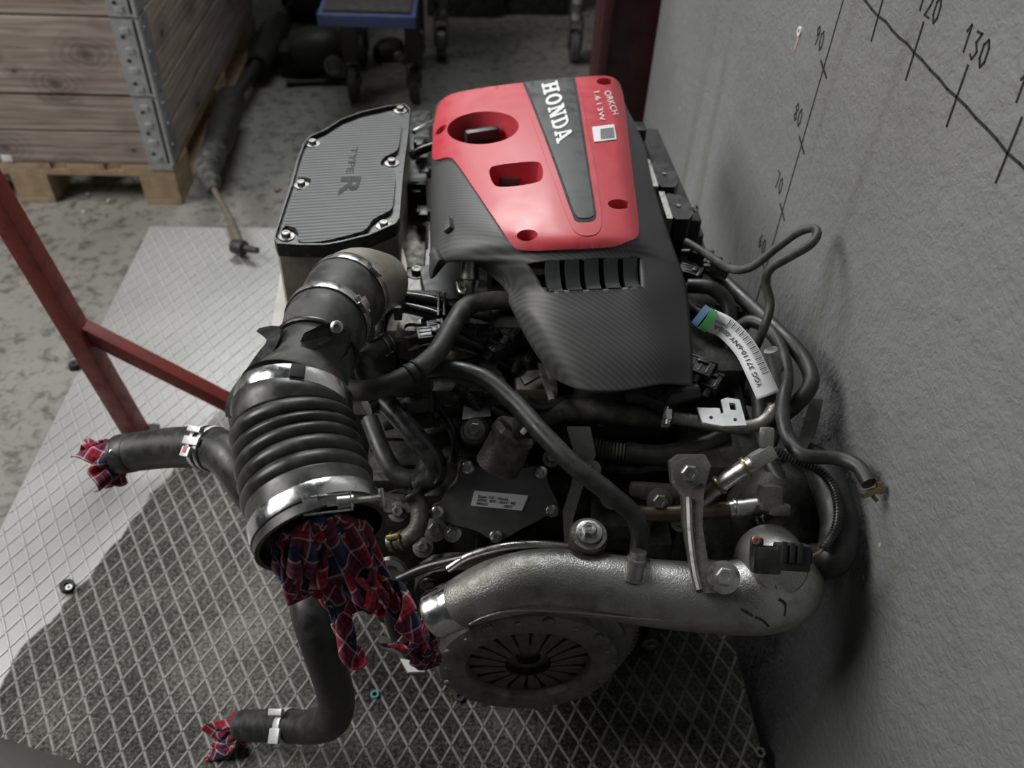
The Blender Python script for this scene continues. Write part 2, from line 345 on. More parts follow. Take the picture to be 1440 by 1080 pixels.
def mat_floor():
    nt, N, L, B = nodes('concrete')
    tc = N.new('ShaderNodeTexCoord')
    n0 = N.new('ShaderNodeTexNoise'); n0.inputs['Scale'].default_value = 1.7; n0.inputs['Detail'].default_value = 7; L.new(tc.outputs['Object'], n0.inputs[0])
    r = ramp(N, [(.3, (.16, .155, .138)), (.7, (.28, .272, .248))]); L.new(n0.outputs['Fac'], r.inputs['Fac'])
    n1 = N.new('ShaderNodeTexNoise'); n1.inputs['Scale'].default_value = 34; n1.inputs['Detail'].default_value = 8; n1.inputs['Roughness'].default_value = .7; n1.inputs['Distortion'].default_value = .4; L.new(tc.outputs['Object'], n1.inputs[0])
    r1 = ramp(N, [(.5, g(0)), (.62, g(.8))]); L.new(n1.outputs['Fac'], r1.inputs['Fac'])
    mx = N.new('ShaderNodeMix'); mx.data_type = 'RGBA'; L.new(r1.outputs['Color'], mx.inputs[0]); L.new(r.outputs['Color'], mx.inputs[6]); mx.inputs[7].default_value = (.055, .05, .042, 1)
    L.new(mx.outputs[2], B.inputs['Base Color']); B.inputs['Roughness'].default_value = .55
    b = N.new('ShaderNodeBump'); b.inputs['Strength'].default_value = .2; b.inputs['Distance'].default_value = .003; L.new(n1.outputs['Fac'], b.inputs['Height']); L.new(b.outputs[0], B.inputs['Normal'])
mat_floor()
def mat_plate(name, dry, wet, wetness_rough, sludge):
    """steel sheet with an oily sludge stain spread on one side of a wandering border"""
    nt, N, L, B = nodes(name)
    ge = N.new('ShaderNodeNewGeometry'); sx = N.new('ShaderNodeSeparateXYZ'); L.new(ge.outputs['Position'], sx.inputs[0])
    n0 = N.new('ShaderNodeTexNoise'); n0.inputs['Scale'].default_value = 9; n0.inputs['Detail'].default_value = 4; L.new(ge.outputs['Position'], n0.inputs[0])
    # signed distance over the border line through A and B (stain towards +x / -y)
    A = at(300, 612, z=0); Bp = at(0, 1010, z=0); d = (Bp - A).normalized(); nx, ny = -d.y, d.x
    if nx < 0: nx, ny = -nx, -ny
    dp = N.new('ShaderNodeVectorMath'); dp.operation = 'DOT_PRODUCT'; dp.inputs[1].default_value = (nx, ny, 0); L.new(ge.outputs['Position'], dp.inputs[0])
    su = N.new('ShaderNodeMath'); su.operation = 'SUBTRACT'; su.inputs[1].default_value = A.x * nx + A.y * ny; L.new(dp.outputs['Value'], su.inputs[0])
    wb = N.new('ShaderNodeMath'); wb.operation = 'MULTIPLY_ADD'; wb.inputs[1].default_value = .09; L.new(n0.outputs['Fac'], wb.inputs[0]); L.new(su.outputs[0], wb.inputs[2])
    mk = N.new('ShaderNodeMapRange'); mk.inputs[1].default_value = .012; mk.inputs[2].default_value = .016; L.new(wb.outputs[0], mk.inputs[0])
    # the stain ends again behind the engine's rear half
    my = N.new('ShaderNodeMapRange'); my.inputs[1].default_value = 1.3; my.inputs[2].default_value = 1.1; L.new(sx.outputs['Y'], my.inputs[0])
    mk2 = N.new('ShaderNodeMath'); mk2.operation = 'MULTIPLY'; L.new(mk.outputs[0], mk2.inputs[0]); L.new(my.outputs[0], mk2.inputs[1])
    n1 = N.new('ShaderNodeTexNoise'); n1.inputs['Scale'].default_value = 190; n1.inputs['Detail'].default_value = 6; n1.inputs['Roughness'].default_value = .8; L.new(ge.outputs['Position'], n1.inputs[0])
    n2 = N.new('ShaderNodeTexNoise'); n2.inputs['Scale'].default_value = 5; n2.inputs['Detail'].default_value = 3; L.new(ge.outputs['Position'], n2.inputs[0])
    ad = N.new('ShaderNodeMath'); ad.operation = 'MULTIPLY_ADD'; ad.inputs[1].default_value = .5; L.new(n2.outputs['Fac'], ad.inputs[0]); L.new(n1.outputs['Fac'], ad.inputs[2])
    rw = ramp(N, [(.66, wet), (.76, [(a + b * .25) for a, b in zip(wet, sludge)]), (.92, sludge)]); L.new(ad.outputs[0], rw.inputs['Fac'])
    rd = ramp(N, [(.3, [q * .82 for q in dry]), (.75, dry)]); L.new(n2.outputs['Fac'], rd.inputs['Fac'])
    mx = N.new('ShaderNodeMix'); mx.data_type = 'RGBA'; L.new(mk2.outputs[0], mx.inputs[0]); L.new(rd.outputs['Color'], mx.inputs[6]); L.new(rw.outputs['Color'], mx.inputs[7]); L.new(mx.outputs[2], B.inputs['Base Color'])
    ro = N.new('ShaderNodeMapRange'); ro.inputs[3].default_value = .42; ro.inputs[4].default_value = wetness_rough; L.new(mk2.outputs[0], ro.inputs[0]); L.new(ro.outputs[0], B.inputs['Roughness'])
    sl = N.new('ShaderNodeMapRange'); sl.inputs[3].default_value = .5; sl.inputs[4].default_value = .14; L.new(mk2.outputs[0], sl.inputs[0]); L.new(sl.outputs[0], B.inputs['Specular IOR Level'])
    me = N.new('ShaderNodeMapRange'); me.inputs[3].default_value = .55; me.inputs[4].default_value = .05; L.new(mk2.outputs[0], me.inputs[0]); L.new(me.outputs[0], B.inputs['Metallic'])
    b = N.new('ShaderNodeBump'); b.inputs['Strength'].default_value = .3; b.inputs['Distance'].default_value = .0015; L.new(n1.outputs['Fac'], b.inputs['Height']); L.new(b.outputs[0], B.inputs['Normal'])
mat_plate('plate_steel', (.38, .372, .362), (.013, .012, .0105), .5, (.21, .2, .175))
mat_plate('plate_ridge', (.5, .49, .478), (.2, .195, .182), .45, (.28, .27, .255))

# ------------------------------------------------------------------ setting
ZF = -0.16; WX = 0.434
struct(MB().box((-.5, 2.0, ZF - .05), (7, 9, .1)).build('floor', 'concrete', None, False))
wall = struct(MB().box((WX + .1, .73, 1.3), (.2, 2.52, 2.92)).build('wall_right', 'wall_plaster', None, False))
struct(MB().box((-.5, 4.9, 1.3), (7, .2, 2.92)).build('wall_back', 'wall_plaster', None, False))
# dark red door jamb past the wall's end
pj = at(838, 60, y=2.12).x
dj = MB().bbox(((pj + WX + .22) / 2, 2.14, 1.3), (WX + .22 - pj, .1, 2.92), .006).build('door_1', 'maroon', None)
struct(dj)
MB().bbox((pj + .012, 2.07, 1.3), (.022, .03, 2.9), .003).build('door_stop', 'maroon', dj)
MB().cyl((pj + .03, 2.085, .05), (pj + .03, 2.085, .2), .011, n=12).build('hinge', 'grey_steel', dj)
# ruler drawn on the wall
def stroke(mb, pts, wd):
    """felt-pen stroke on the wall; pts are (y, z)"""
    x = WX - .0004
    for (a, b), (c, d) in zip(pts, pts[1:]):
        v = Vector((0, c - a, d - b)); l = v.length
        if l < 1e-6: continue
        v /= l; nrm = Vector((0, -v.z, v.y))
        mb.box((x, (a + c) / 2, (b + d) / 2), (.0006, l + wd * .6, wd), (Vector((1, 0, 0)), v, nrm))
Y100, ZR = 1.0213, ZF + .02 - .0   # ruler zero
ZR = -0.14
def digits(mb, s, y0, z0, h, wd):
    """digits run towards the camera (-y)"""
    G = {'0': [(.5, 0), (.1, .25), (.1, .75), (.5, 1), (.85, .75), (.85, .25), (.5, 0)], '1': [(.1, .7), (.5, 1), (.5, 0)],
         '2': [(.1, .8), (.4, 1), (.8, .8), (.6, .45), (.1, 0), (.9, .02)], '3': [(.1, .95), (.8, 1), (.4, .6), (.85, .35), (.5, 0), (.1, .1)],
         '4': [(.7, 0), (.65, 1), (.1, .4), (.95, .38)], '6': [(.75, 1), (.2, .6), (.1, .2), (.5, 0), (.85, .25), (.5, .5), (.15, .3)],
         '7': [(.1, 1), (.9, 1), (.4, 0)], '8': [(.5, .5), (.15, .75), (.5, 1), (.85, .75), (.5, .5), (.1, .25), (.5, 0), (.9, .25), (.5, .5)],
         '9': [(.85, .7), (.5, .5), (.15, .75), (.5, 1), (.85, .8), (.7, .4), (.4, 0)]}
    for i, ch in enumerate(s):
        stroke(mb, [(y0 - (i * .75 + p[0] * .55) * h + p[1] * h * .12, z0 + p[1] * h) for p in G[ch]], wd)
mb = MB()
rnd = random.Random(3)
py = [Y100 + .02 - i * .02 for i in range(60)]
stroke(mb, [(y, ZR + 1.0 + rnd.uniform(-.0012, .0012)) for y in py], .0027); mb.build('ruler_line', 'marker', wall, False)
mb = MB(); stroke(mb, [(Y100, ZR + .42 + i * .06) for i in range(11)], .0018); mb.build('ruler_line', 'marker', wall, False)
for k in (110, 120, 130, 140):
    y = Y100 - (k - 100) / 100; mb = MB(); stroke(mb, [(y + .003, ZR + 1.028), (y - .002, ZR + .974)], .0025); mb.build('ruler_tick', 'marker', wall, False)
    if k > 110:
        mb = MB(); digits(mb, str(k), y + .024, ZR + 1.034, .022, .0021); mb.build('ruler_number', 'marker', wall, False)
for k in (90, 80, 70, 60):
    z = ZR + k / 100; mb = MB(); stroke(mb, [(Y100 + .014, z + .004), (Y100 - .016, z - .004)], .003); mb.build('ruler_tick', 'marker', wall, False)
    mb = MB(); digits(mb, str(k), Y100 + .05, z + .012, .022, .0018); mb.build('ruler_number', 'marker', wall, False)
# wall plug with a chip of plaster
pw = at(1125, 44, x=WX)
MB().lathe(pw, (-1, 0, 0), [(0, .0001), (0, .006), (.002, .006), (.002, .0035), (-.001, .003), (-.001, .0001)], 16).build('wall_plug', 'white_paint', wall)
MB().prism([(WX - .0006, pw.y + .003, pw.z - .005), (WX - .0006, pw.y - .004, pw.z - .006), (WX - .0006, pw.y - .002, pw.z - .022), (WX - .0006, pw.y + .002, pw.z - .03)], (.0004, 0, 0)).build('plaster_chip', 'plaster_pink', wall, False)

# floor scale with lattice tread plate
PX0, PX1, PY0, PY1 = -.765, .415, -.35, 1.833
plat = thing('floor_scale', (-.175, .74, ZF), 'low steel floor scale with lattice tread plate, under the car engine', 'scale')
mb = MB(); mb.bbox(((PX0 + PX1) / 2, (PY0 + PY1) / 2, -.0035), (PX1 - PX0, PY1 - PY0, .007), .0015); mb.build('tread_plate', 'plate_steel', plat, False)
mb = MB()
for sx_, sy__ in (((PX0 + PX1) / 2, PY0 + .04), ((PX0 + PX1) / 2, PY1 - .04)): mb.bbox((sx_, sy__, -.057), (PX1 - PX0 - .02, .06, .1), .003)
for xx in (PX0 + .04, -.2, .1, PX1 - .04): mb.bbox((xx, (PY0 + PY1) / 2, -.057), (.06, PY1 - PY0 - .02, .1), .003)
mb.build('frame', 'grey_steel', plat)
for xx in (PX0 + .08, PX1 - .08):
    for yy in (PY0 + .08, PY1 - .08): MB().lathe((xx, yy, ZF), (0, 0, 1), [(0, .0001), (0, .032), (.015, .032), (.02, .014), (.055, .014), (.055, .0001)], 20).build('foot', 'matte_black', plat)
def ridges():
    mb = MB(); ax, ay = .0148, .0262; W, Hh = .0016, .0013
    for sgn in (1, -1):
        d = Vector((sgn * ax, ay, 0)).normalized(); nrm = Vector((-d.y, d.x, 0))
        x = PX0 - 2.3
        while x < PX1 + 2.3:
            # line through (x, PY0) clipped to the plate
            t0, t1 = 0, (PY1 - PY0 - .004) / d.y
            for lim, s in ((PX0 + .003, 1), (PX1 - .003, -1)):
                tl = (lim - x) / d.x
                if (s * d.x) > 0: t0 = max(t0, tl)
                else: t1 = min(t1, tl)
            if t1 > t0 + .004:
                a, b = Vector((x, PY0, 0)) + d * t0, Vector((x, PY0, 0)) + d * t1
                V = []
                for p in (a, b): V += [p + nrm * W * 1.35, p + nrm * W * .6 + Vector((0, 0, Hh)), p - nrm * W * .6 + Vector((0, 0, Hh)), p - nrm * W * 1.35]
                mb.add(V, [(0, 1, 5, 4), (1, 2, 6, 5), (2, 3, 7, 6), (0, 3, 2, 1), (4, 5, 6, 7)])
            x += 2 * ax
    o = mb.build('tread_ridges', 'plate_ridge', plat, False); o['kind'] = 'stuff'
ridges()

# ------------------------------------------------------------------ the engine
ENG = thing('car_engine', (.13, .9, 0), 'grimy car engine with red and carbon patterned top cover standing on tread plate', 'engine')

# --- block, head and sump (mostly in the dark behind hoses)
mb = MB(); mb.bbox((.13, .9, .2), (.3, .5, .34), .012)
for i in range(6): mb.bbox((-.022, .7 + i * .085, .2), (.02, .012, .3), .003)
for i in range(5): mb.bbox((.02 + i * .06, .646, .2), (.012, .02, .3), .003)
blk = mb.build('cylinder_block', 'grimy_block', ENG)
for i in range(5): hexbolt((.0 + i * .065, .636, .1 + .04 * (i % 2)), (0, -1, 0), .007, 'dull_steel', blk)
mb = MB(); mb.bbox((-.06, .8, .24), (.13, .3, .26), .03)
for i in range(4): mb.bbox((-.06, .69 + i * .07, .375), (.12, .014, .03), .004)
mb.build('gearbox_side', 'grimy_block', ENG)
MB().bbox(at(512, 476, z=.45), (.09, .08, .05), .012).build('hose_junction', 'black_plastic', ENG)
mb = MB(); mb.lathe((-.035, .66, .36), (.1, 1, 0), [(0, .0001), (0, .03), (.01, .038), (.12, .038), (.13, .03), (.13, .0001)], 30); mb.build('starter_motor', 'grimy_block', ENG)
mb = MB(); mb.bbox((.13, .9, .03), (.24, .42, .06), .015)
for i in range(6): mb.bbox((.13, .72 + i * .072, .018), (.255, .008, .035), .002)
mb.build('oil_pan', 'dirty_aluminium', ENG)
mb = MB(); mb.bbox((.13, .96, .42), (.25, .46, .1), .012); mb.bbox((.14, 1.0, .50), (.22, .42, .08), .012)
hd = mb.build('cylinder_head', 'grimy_block', ENG)
for i in range(4):
    hexbolt((.035, .84 + i * .1, .54), (0, 0, 1), .006, 'dull_steel', hd)
# bell-housing flange behind the flywheel
c0 = Vector((.085, .6, .232)); V = []
poly = []
for i in range(40):
    a = 2 * math.pi * i / 40; r = .148 + .008 * math.cos(7 * a); poly.append((c0.x + r * math.cos(a), .605, min(.32, max(.02, c0.z + r * math.sin(a) * .95))))
mb = MB(); mb.prism(poly, (0, .025, 0)); fl = mb.build('bell_housing_flange', 'dirty_aluminium', ENG)
for i in range(9):
    a = math.pi * (-.2 + i * .175); hexbolt((c0.x + .142 * math.cos(a), .604, min(.3, c0.z + .135 * math.sin(a))), (0, -1, 0), .007, 'dull_steel', fl)

# --- flywheel and clutch
FC = at(742, 917, y=.555)
ax = Vector((0, -1, 0))
fly = MB().lathe(FC + Vector((0, .03, 0)), ax, [(0, .02), (0, .132), (.004, .136), (.012, .136), (.014, .130), (.022, .130), (.024, .124), (.024, .02)], 72, True).build('flywheel', 'clutch', ENG)
mb = MB()
for i in range(96):
    a = 2 * math.pi * i / 96; d = Vector((math.cos(a), 0, math.sin(a))); mb.box(FC + Vector((0, .022, 0)) + d * .137, (.004, .010, .0045), (d, Vector((0, 1, 0)), d.cross(Vector((0, 1, 0)))))
q = mb.build('ring_gear_teeth', 'clutch', fly, False); q['kind'] = 'stuff'
cl = MB().lathe(FC, ax, [(-.005, .122), (.002, .122), (.006, .115), (.010, .112), (.018, .108), (.022, .098), (.0225, .082), (.020, .076), (.016, .0735), (.006, .0725)], 72).build('clutch_cover', 'clutch', ENG)
for i in range(18):
    a = 2 * math.pi * i / 18; d = Vector((math.cos(a), 0, math.sin(a))); e = d.cross(Vector((0, 1, 0)))
    p = FC + ax * .0225
    MB().prism([p + d * .028 - e * .0036 + ax * -.008, p + d * .028 + e * .0036 + ax * -.008, p + d * .055 + e * .0078 + ax * -.012, p + d * .078 + e * .0085 + ax * -.014, p + d * .078 - e * .0085 + ax * -.014, p + d * .055 - e * .0078 + ax * -.012], ax * .0022).build('diaphragm_finger', 'clutch_dark', cl, False)
    if i % 2 == 0:
        MB().lathe(p + d * .101 - ax * .004, ax, [(-.004, .0075), (.003, .0072), (.0045, .005), (.0045, .0001)], 16).build('rivet', 'clutch', cl)
    else:
        MB().lathe(p + d * .097 - ax * .003, ax, [(-.004, .005), (.002, .0048), (.003, .003), (.003, .0001)], 12).build('rivet', 'dull_steel', cl)
MB().lathe(FC + Vector((0, .0, 0)), ax, [(0, .0001), (0, .074), (-.004, .074)], 40).build('pressure_plate', 'clutch_dark', cl)
MB().lathe(FC + Vector((0, 0, 0)), ax, [(.003, .016), (.007, .026), (.007, .016)], 30).build('hub', 'clutch_dark', cl)

# --- top cover: a lofted shell
ROWS = [
 [(609, 172, .565), (621, 140, .615), (690, 124, .634), (780, 114, .64), (845, 108, .634), (868, 118, .618), (880, 150, .565)],
 [(607, 215, .565), (619, 192, .615), (690, 185, .637), (770, 183, .645), (850, 183, .640), (880, 185, .624), (903, 195, .565)],
 [(605, 280, .56), (620, 262, .608), (690, 262, .634), (770, 262, .643), (858, 262, .640), (891, 262, .624), (925, 277, .56)],
 [(605, 345, .552), (621, 322, .60), (682, 326, .626), (770, 332, .638), (860, 330, .636), (903, 330, .62), (944, 338, .555)],
 [(606, 392, .545), (617, 370, .575), (665, 362, .602), (770, 358, .626), (860, 350, .628), (908, 352, .612), (954, 366, .555)],
 [(645, 360, .56), (652, 362, .568), (700, 374, .598), (775, 370, .622), (860, 362, .622), (910, 364, .606), (960, 382, .552)],
 [(705, 401, .565), (712, 401, .572), (738, 404, .590), (785, 408, .602), (860, 406, .604), (914, 402, .598), (967, 412, .548)],
 [(718, 432, .56), (726, 436, .567), (755, 446, .579), (800, 452, .585), (860, 452, .586), (920, 448, .581), (971, 452, .542)],
 [(746, 486, .545), (756, 491, .551), (785, 500, .559), (820, 504, .563), (870, 504, .564), (930, 500, .560), (974, 500, .533)],
 [(776, 530, .525), (786, 537, .528), (808, 546, .538), (835, 550, .541), (880, 549, .541), (932, 540, .540), (974, 541, .522)],
]
def loft(rows, su=14, sv=10):
    R3 = [[at(*p[:2], z=p[2]) for p in r] for r in rows]
    R3 = [curve(r, sv) for r in R3]; nc = len(R3[0])
    cols = [curve([r[j] for r in R3], su) for j in range(nc)]; nr = len(cols[0])
    V = [Vector(cols[j][i]) for i in range(nr) for j in range(nc)]
    return V, [(i * nc + j, i * nc + j + 1, (i + 1) * nc + j + 1, (i + 1) * nc + j) for i in range(nr - 1) for j in range(nc - 1)]
LV, LF = loft(ROWS)
BV = BVHTree.FromPolygons(LV, LF)
def surf(px, py, off=0.):
    v = (FW + RT * ((px - 720) / F_PX) - UP * ((py - 540) / F_PX)).normalized()
    h, n, i, d = BV.ray_cast(CAM, v)
    if h is None:
        h, n, i, d = BV.find_nearest(CAM + v * .82)
        h = CAM + v * (h - CAM).dot(v)
    if n.dot(v) > 0: n = -n
    return h + n * off
def topix(p):
    d = p - CAM; w_ = d.dot(FW); return 720 + F_PX * d.dot(RT) / w_, 540 - F_PX * d.dot(UP) / w_
def inside(x, y, P):
    r = False; j = len(P) - 1
    for i in range(len(P)):
        if (P[i][1] > y) != (P[j][1] > y) and x < (P[j][0] - P[i][0]) * (y - P[i][1]) / (P[j][1] - P[i][1]) + P[i][0]: r = not r
        j = i
    return r
def rnd2(P, it=2): return [(p.x, p.y) for p in smoothpoly([(a, b, 0) for a, b in P], it)]
def dense(P, st=5):
    Q = []
    for i in range(len(P)):
        a, b = P[i], P[(i + 1) % len(P)]; k = max(1, int(math.hypot(b[0] - a[0], b[1] - a[1]) / st))
        Q += [(a[0] + (b[0] - a[0]) * t / k, a[1] + (b[1] - a[1]) * t / k) for t in range(k)]
    return Q
def oval(cx, cy_, rx, ry, rot=0, n=32, pw=1):
    out = []
    for i in range(n):
        a = 2 * math.pi * i / n; c, s = math.cos(a), math.sin(a)
        c = math.copysign(abs(c) ** pw, c); s = math.copysign(abs(s) ** pw, s)
        out.append((cx + rx * c * math.cos(rot) - ry * s * math.sin(rot), cy_ + rx * c * math.sin(rot) + ry * s * math.cos(rot)))
    return out
def skin(name, poly, m_, parent, off=.003, th=.003, holes=(), st=7):
    """a moulded panel following the cover's surface, with its own thickness and openings"""
    loops = [dense(poly)] + [dense(h) for h in holes]; pts = []; edges = []
    for l in loops:
        b = len(pts); pts += l; edges += [(b + i, b + (i + 1) % len(l)) for i in range(len(l))]
    xs = [p[0] for p in poly]; ys = [p[1] for p in poly]
    x = min(xs)
    while x < max(xs):
        y = min(ys)
        while y < max(ys):
            if inside(x, y, poly) and not any(inside(x, y, h) for h in holes): pts.append((x, y))
            y += st
        x += st
    v2, e2, f2, *_ = geometry.delaunay_2d_cdt([Vector(p) for p in pts], edges, [], 0, 1e-4)
    F2 = []
    for f in f2:
        cx = sum(v2[i].x for i in f) / 3; cy2 = sum(v2[i].y for i in f) / 3
        if inside(cx, cy2, poly) and not any(inside(cx, cy2, h) for h in holes): F2.append(tuple(f))
    top = [surf(v.x, v.y, off) for v in v2]; bot = [surf(v.x, v.y, off - th) for v in v2]; n = len(v2)
    cnt = {}
    for f in F2:
        for a, b in zip(f, f[1:] + f[:1]): cnt[frozenset((a, b))] = cnt.get(frozenset((a, b)), 0) + 1
    Fs = F2 + [tuple(i + n for i in f)[::-1] for f in F2]
    for k, c in cnt.items():
        if c == 1: a, b = tuple(k); Fs.append((a, b, b + n, a + n))
    used = sorted({i for f in Fs for i in f}); rm = {u: i for i, u in enumerate(used)}; A = top + bot
    return obj(name, [A[u] for u in used], [tuple(rm[i] for i in f) for f in Fs], m_, parent)
def funnel(name, poly, m_, parent, off, depth, shrink=.85):
    """wall of a recess going down from an opening"""
    a = [surf(x, y, off) for x, y in poly]; c = sum(a, Vector()) / len(a); n = len(a); V = list(a)
    for k in (1, 2, 3): V += [c + (p - c) * (1 - (1 - shrink) * k / 3) - Vector((0, 0, depth * k / 3)) for p in a]
    return obj(name, V, [(r * n + i, r * n + (i + 1) % n, (r + 1) * n + (i + 1) % n, (r + 1) * n + i) for r in range(3) for i in range(n)], m_, parent)

H_OVAL = oval(680, 183, 50, 23, -.06, 48); H_RECT = rnd2([(687, 240), (700, 235), (755, 229), (763, 236), (764, 253), (757, 261), (704, 268), (693, 262)], 2)
H_B1, H_B2, H_B3, H_B4 = oval(742, 333.5, 14.5, 7.5, -.05), oval(868.5, 290.5, 15, 7, .05), oval(849, 117.5, 11, 5), oval(622.5, 185, 9.5, 3.6, -.75)
VENT = [(742, 371), (770, 366), (898, 362), (906, 402), (850, 405), (768, 410)]
keep = []
def grow(h, k=4.):
    cx = sum(p[0] for p in h) / len(h); cy2 = sum(p[1] for p in h) / len(h)
    return [(x + (x - cx) / max(1e-6, math.hypot(x - cx, y - cy2)) * k, y + (y - cy2) / max(1e-6, math.hypot(x - cx, y - cy2)) * k) for x, y in h]
for f in LF:
    c = sum((LV[i] for i in f), Vector()) / 4; x, y = topix(c)
    if inside(x, y, VENT) or any(inside(x, y, grow(h)) for h in (H_OVAL, H_RECT, H_B1, H_B2, H_B3, H_B4)): continue
    keep.append(f)
cover = obj('engine_cover', LV, keep, 'carbon_cover', ENG); cover['label'] = 'dark carbon fibre patterned plastic engine cover'
sm = cover.modifiers.new('thickness', 'SOLIDIFY'); sm.thickness = .003; sm.offset = -1
RED = rnd2([(613, 172), (611, 206), (611, 229), (634, 222), (644, 232), (668, 268), (700, 316), (719, 344), (732, 353), (800, 350), (860, 347), (890, 339), (896, 332), (895, 310), (886, 240), (878, 165), (872, 125), (864, 112), (848, 109), (806, 112), (735, 119), (660, 129), (622, 139)], 2)
STRIP = rnd2([(736, 121), (734, 119), (806, 112), (808, 113), (816, 160), (829, 250), (837, 300), (837, 312), (831, 316), (812, 317), (806, 313), (775, 222)], 1)
red = skin('red_panel', RED, 'red_plastic', cover, .0035, .004, (H_OVAL, H_RECT, H_B1, H_B2, H_B3, H_B4)); red['label'] = 'glossy red cover panel'
for h, dp in ((H_OVAL, .06), (H_RECT, .05), (H_B1, .03), (H_B2, .03), (H_B3, .03), (H_B4, .02)): funnel('recess', h, 'red_plastic', cover, .0035, dp)
for h in (H_B1, H_B2, H_B3):
    cx = sum(p[0] for p in h) / len(h); cy2 = sum(p[1] for p in h) / len(h); p = surf(cx, cy2) - Vector((0, 0, .027))
    hexbolt(p, (0, 0, 1), .005, 'dull_steel', cover)
# red ridge framing the strip, its dark rim and the strip itself
ridge = skin('strip_frame', rnd2([(729, 120), (812, 111), (822, 170), (838, 250), (846, 312), (842, 332), (826, 336), (810, 333), (800, 318), (770, 235)], 2), 'red_plastic', cover, .0042, .004, (STRIP,))
skin('strip_rim', STRIP, 'matte_black', cover, .0046, .004)
skin('centre_strip', rnd2([(739, 121), (738, 121), (804, 114), (805, 114), (812, 160), (826, 250), (834, 301), (833, 311), (813, 313), (806, 303), (797, 276), (779, 226)], 1), 'strip_grey', cover, .0056, .004)
# caps seen in the openings
c = at(678, 196, z=.61)
mb = MB(); mb.lathe(c - Vector((0, 0, .03)), (0, 0, 1), [(0, .0001), (0, .026), (.022, .026), (.026, .022), (.026, .0001)], 30); mb.bbox(c + Vector((0, 0, .006)), (.05, .013, .02), .005, (Vector((.94, .34, 0)), Vector((-.34, .94, 0)), Vector((0, 0, 1)))); mb.build('oil_filler_cap', 'black_plastic', ENG)
c = at(716, 256, z=.613); mb = MB(); mb.bbox(c, (.026, .024, .024), .003); mb.bbox(c + Vector((-.016, .006, -.006)), (.014, .02, .02), .003); mb.build('coil_connector', 'grey_plastic', ENG)
# vents: dark well and ribs
w4 = [at(735, 378, z=.575), at(905, 360, z=.575), at(912, 405, z=.56), at(770, 414, z=.56)]
obj('vent_well', [p - Vector((0, 0, .012)) for p in w4] + [p - Vector((0, 0, .06)) for p in w4], [(4, 5, 6, 7), (0, 1, 5, 4), (1, 2, 6, 5), (2, 3, 7, 6), (3, 0, 4, 7)], 'black_plastic', cover, False)
for i in range(5):
    x0 = 770 + i * 27.2; x1 = x0 + 19.5
    q = [(x0 - 3, 366.5 - i * .8), (x1 - 3, 366 - i * .8), (x1 + 3.5, 409 - i * 1.4), (x0 + 3.5, 409.5 - i * 1.4)]
    a = [surf(*p, .001) for p in q]; n_ = 6; V = []; up_ = Vector((0, 0, 1))
    for k in range(n_ + 1):
        t = k / n_; sag = -.010 * math.sin(math.pi * min(1, t * 1.0)) ** .7 if 0 < t < 1 else 0
        for e in (0, 1):
            p = a[e].lerp(a[3 - e], t) + up_ * sag; V += [p, p - up_ * .01]
    Fc = []
    for k in range(n_):
        b = k * 4; Fc += [(b, b + 2, b + 6, b + 4), (b + 1, b + 5, b + 7, b + 3), (b, b + 4, b + 5, b + 1), (b + 2, b + 3, b + 7, b + 6)]
    obj('vent_rib', V, Fc, 'strip_grey', cover)
# moulded blips on the left flank
for px, py2 in ((632, 318), (616, 362)):
    p = surf(px, py2); n_ = (surf(px, py2, .01) - p).normalized(); e1 = Vector((0, 1, 0)); e1 = (e1 - n_ * e1.dot(n_)).normalized()
    MB().bbox(p + n_ * .003, (.012, .022, .008), .003, (e1.cross(n_), e1, n_)).build('moulded_boss', 'carbon_cover', cover)
# slab lettering
def slab(ch):
    S = lambda x0, y0, x1, y1: [(x0, y0), (x1, y0), (x1, y1), (x0, y1)]
    if ch == 'H': return [S(.13, 0, .37, 1), S(.63, 0, .87, 1), S(.3, .42, .7, .58), S(0, 0, .48, .13), S(.52, 0, 1, .13), S(0, .87, .48, 1), S(.52, .87, 1, 1)]
    if ch == 'N': return [S(.12, 0, .28, 1), S(.74, 0, .9, 1), [(.1, 1), (.38, 1), (.9, 0), (.62, 0)], S(0, 0, .42, .13), S(0, .87, .3, 1), S(.6, .87, 1.02, 1)]
    if ch == 'A': return [[(.02, 0), (.22, 0), (.52, 1), (.4, 1)], [(.4, 1), (.64, 1), (.98, 0), (.7, 0)], S(.25, .24, .75, .36), S(-.06, 0, .36, .12), S(.56, 0, 1.08, .12)]
    n = 18; out = []
    if ch == 'O':
        for i in range(n):
            a, b = 2 * math.pi * i / n, 2 * math.pi * (i + 1) / n
            out.append([(.5 + .5 * math.cos(a), .5 + .52 * math.sin(a)), (.5 + .5 * math.cos(b), .5 + .52 * math.sin(b)), (.5 + .24 * math.cos(b), .5 + .36 * math.sin(b)), (.5 + .24 * math.cos(a), .5 + .36 * math.sin(a))])
    if ch == 'D':
        out = [S(.12, 0, .36, 1), S(0, 0, .5, .13), S(0, .87, .5, 1)]
        for i in range(n):
            a, b = -math.pi / 2 + math.pi * i / n, -math.pi / 2 + math.pi * (i + 1) / n
            out.append([(.48 + .5 * math.cos(a), .5 + .5 * math.sin(a)), (.48 + .5 * math.cos(b), .5 + .5 * math.sin(b)), (.48 + .26 * math.cos(b), .5 + .37 * math.sin(b)), (.48 + .26 * math.cos(a), .5 + .37 * math.sin(a))])
    return out
def quad(P, s, t):
    a = [P[0][i] + (P[1][i] - P[0][i]) * s for i in (0, 1)]; b = [P[3][i] + (P[2][i] - P[3][i]) * s for i in (0, 1)]
    return a[0] + (b[0] - a[0]) * t, a[1] + (b[1] - a[1]) * t
Q = [(761, 124), (783, 208), (805, 197), (783, 119)]   # start-base, end-base, end-top, start-top
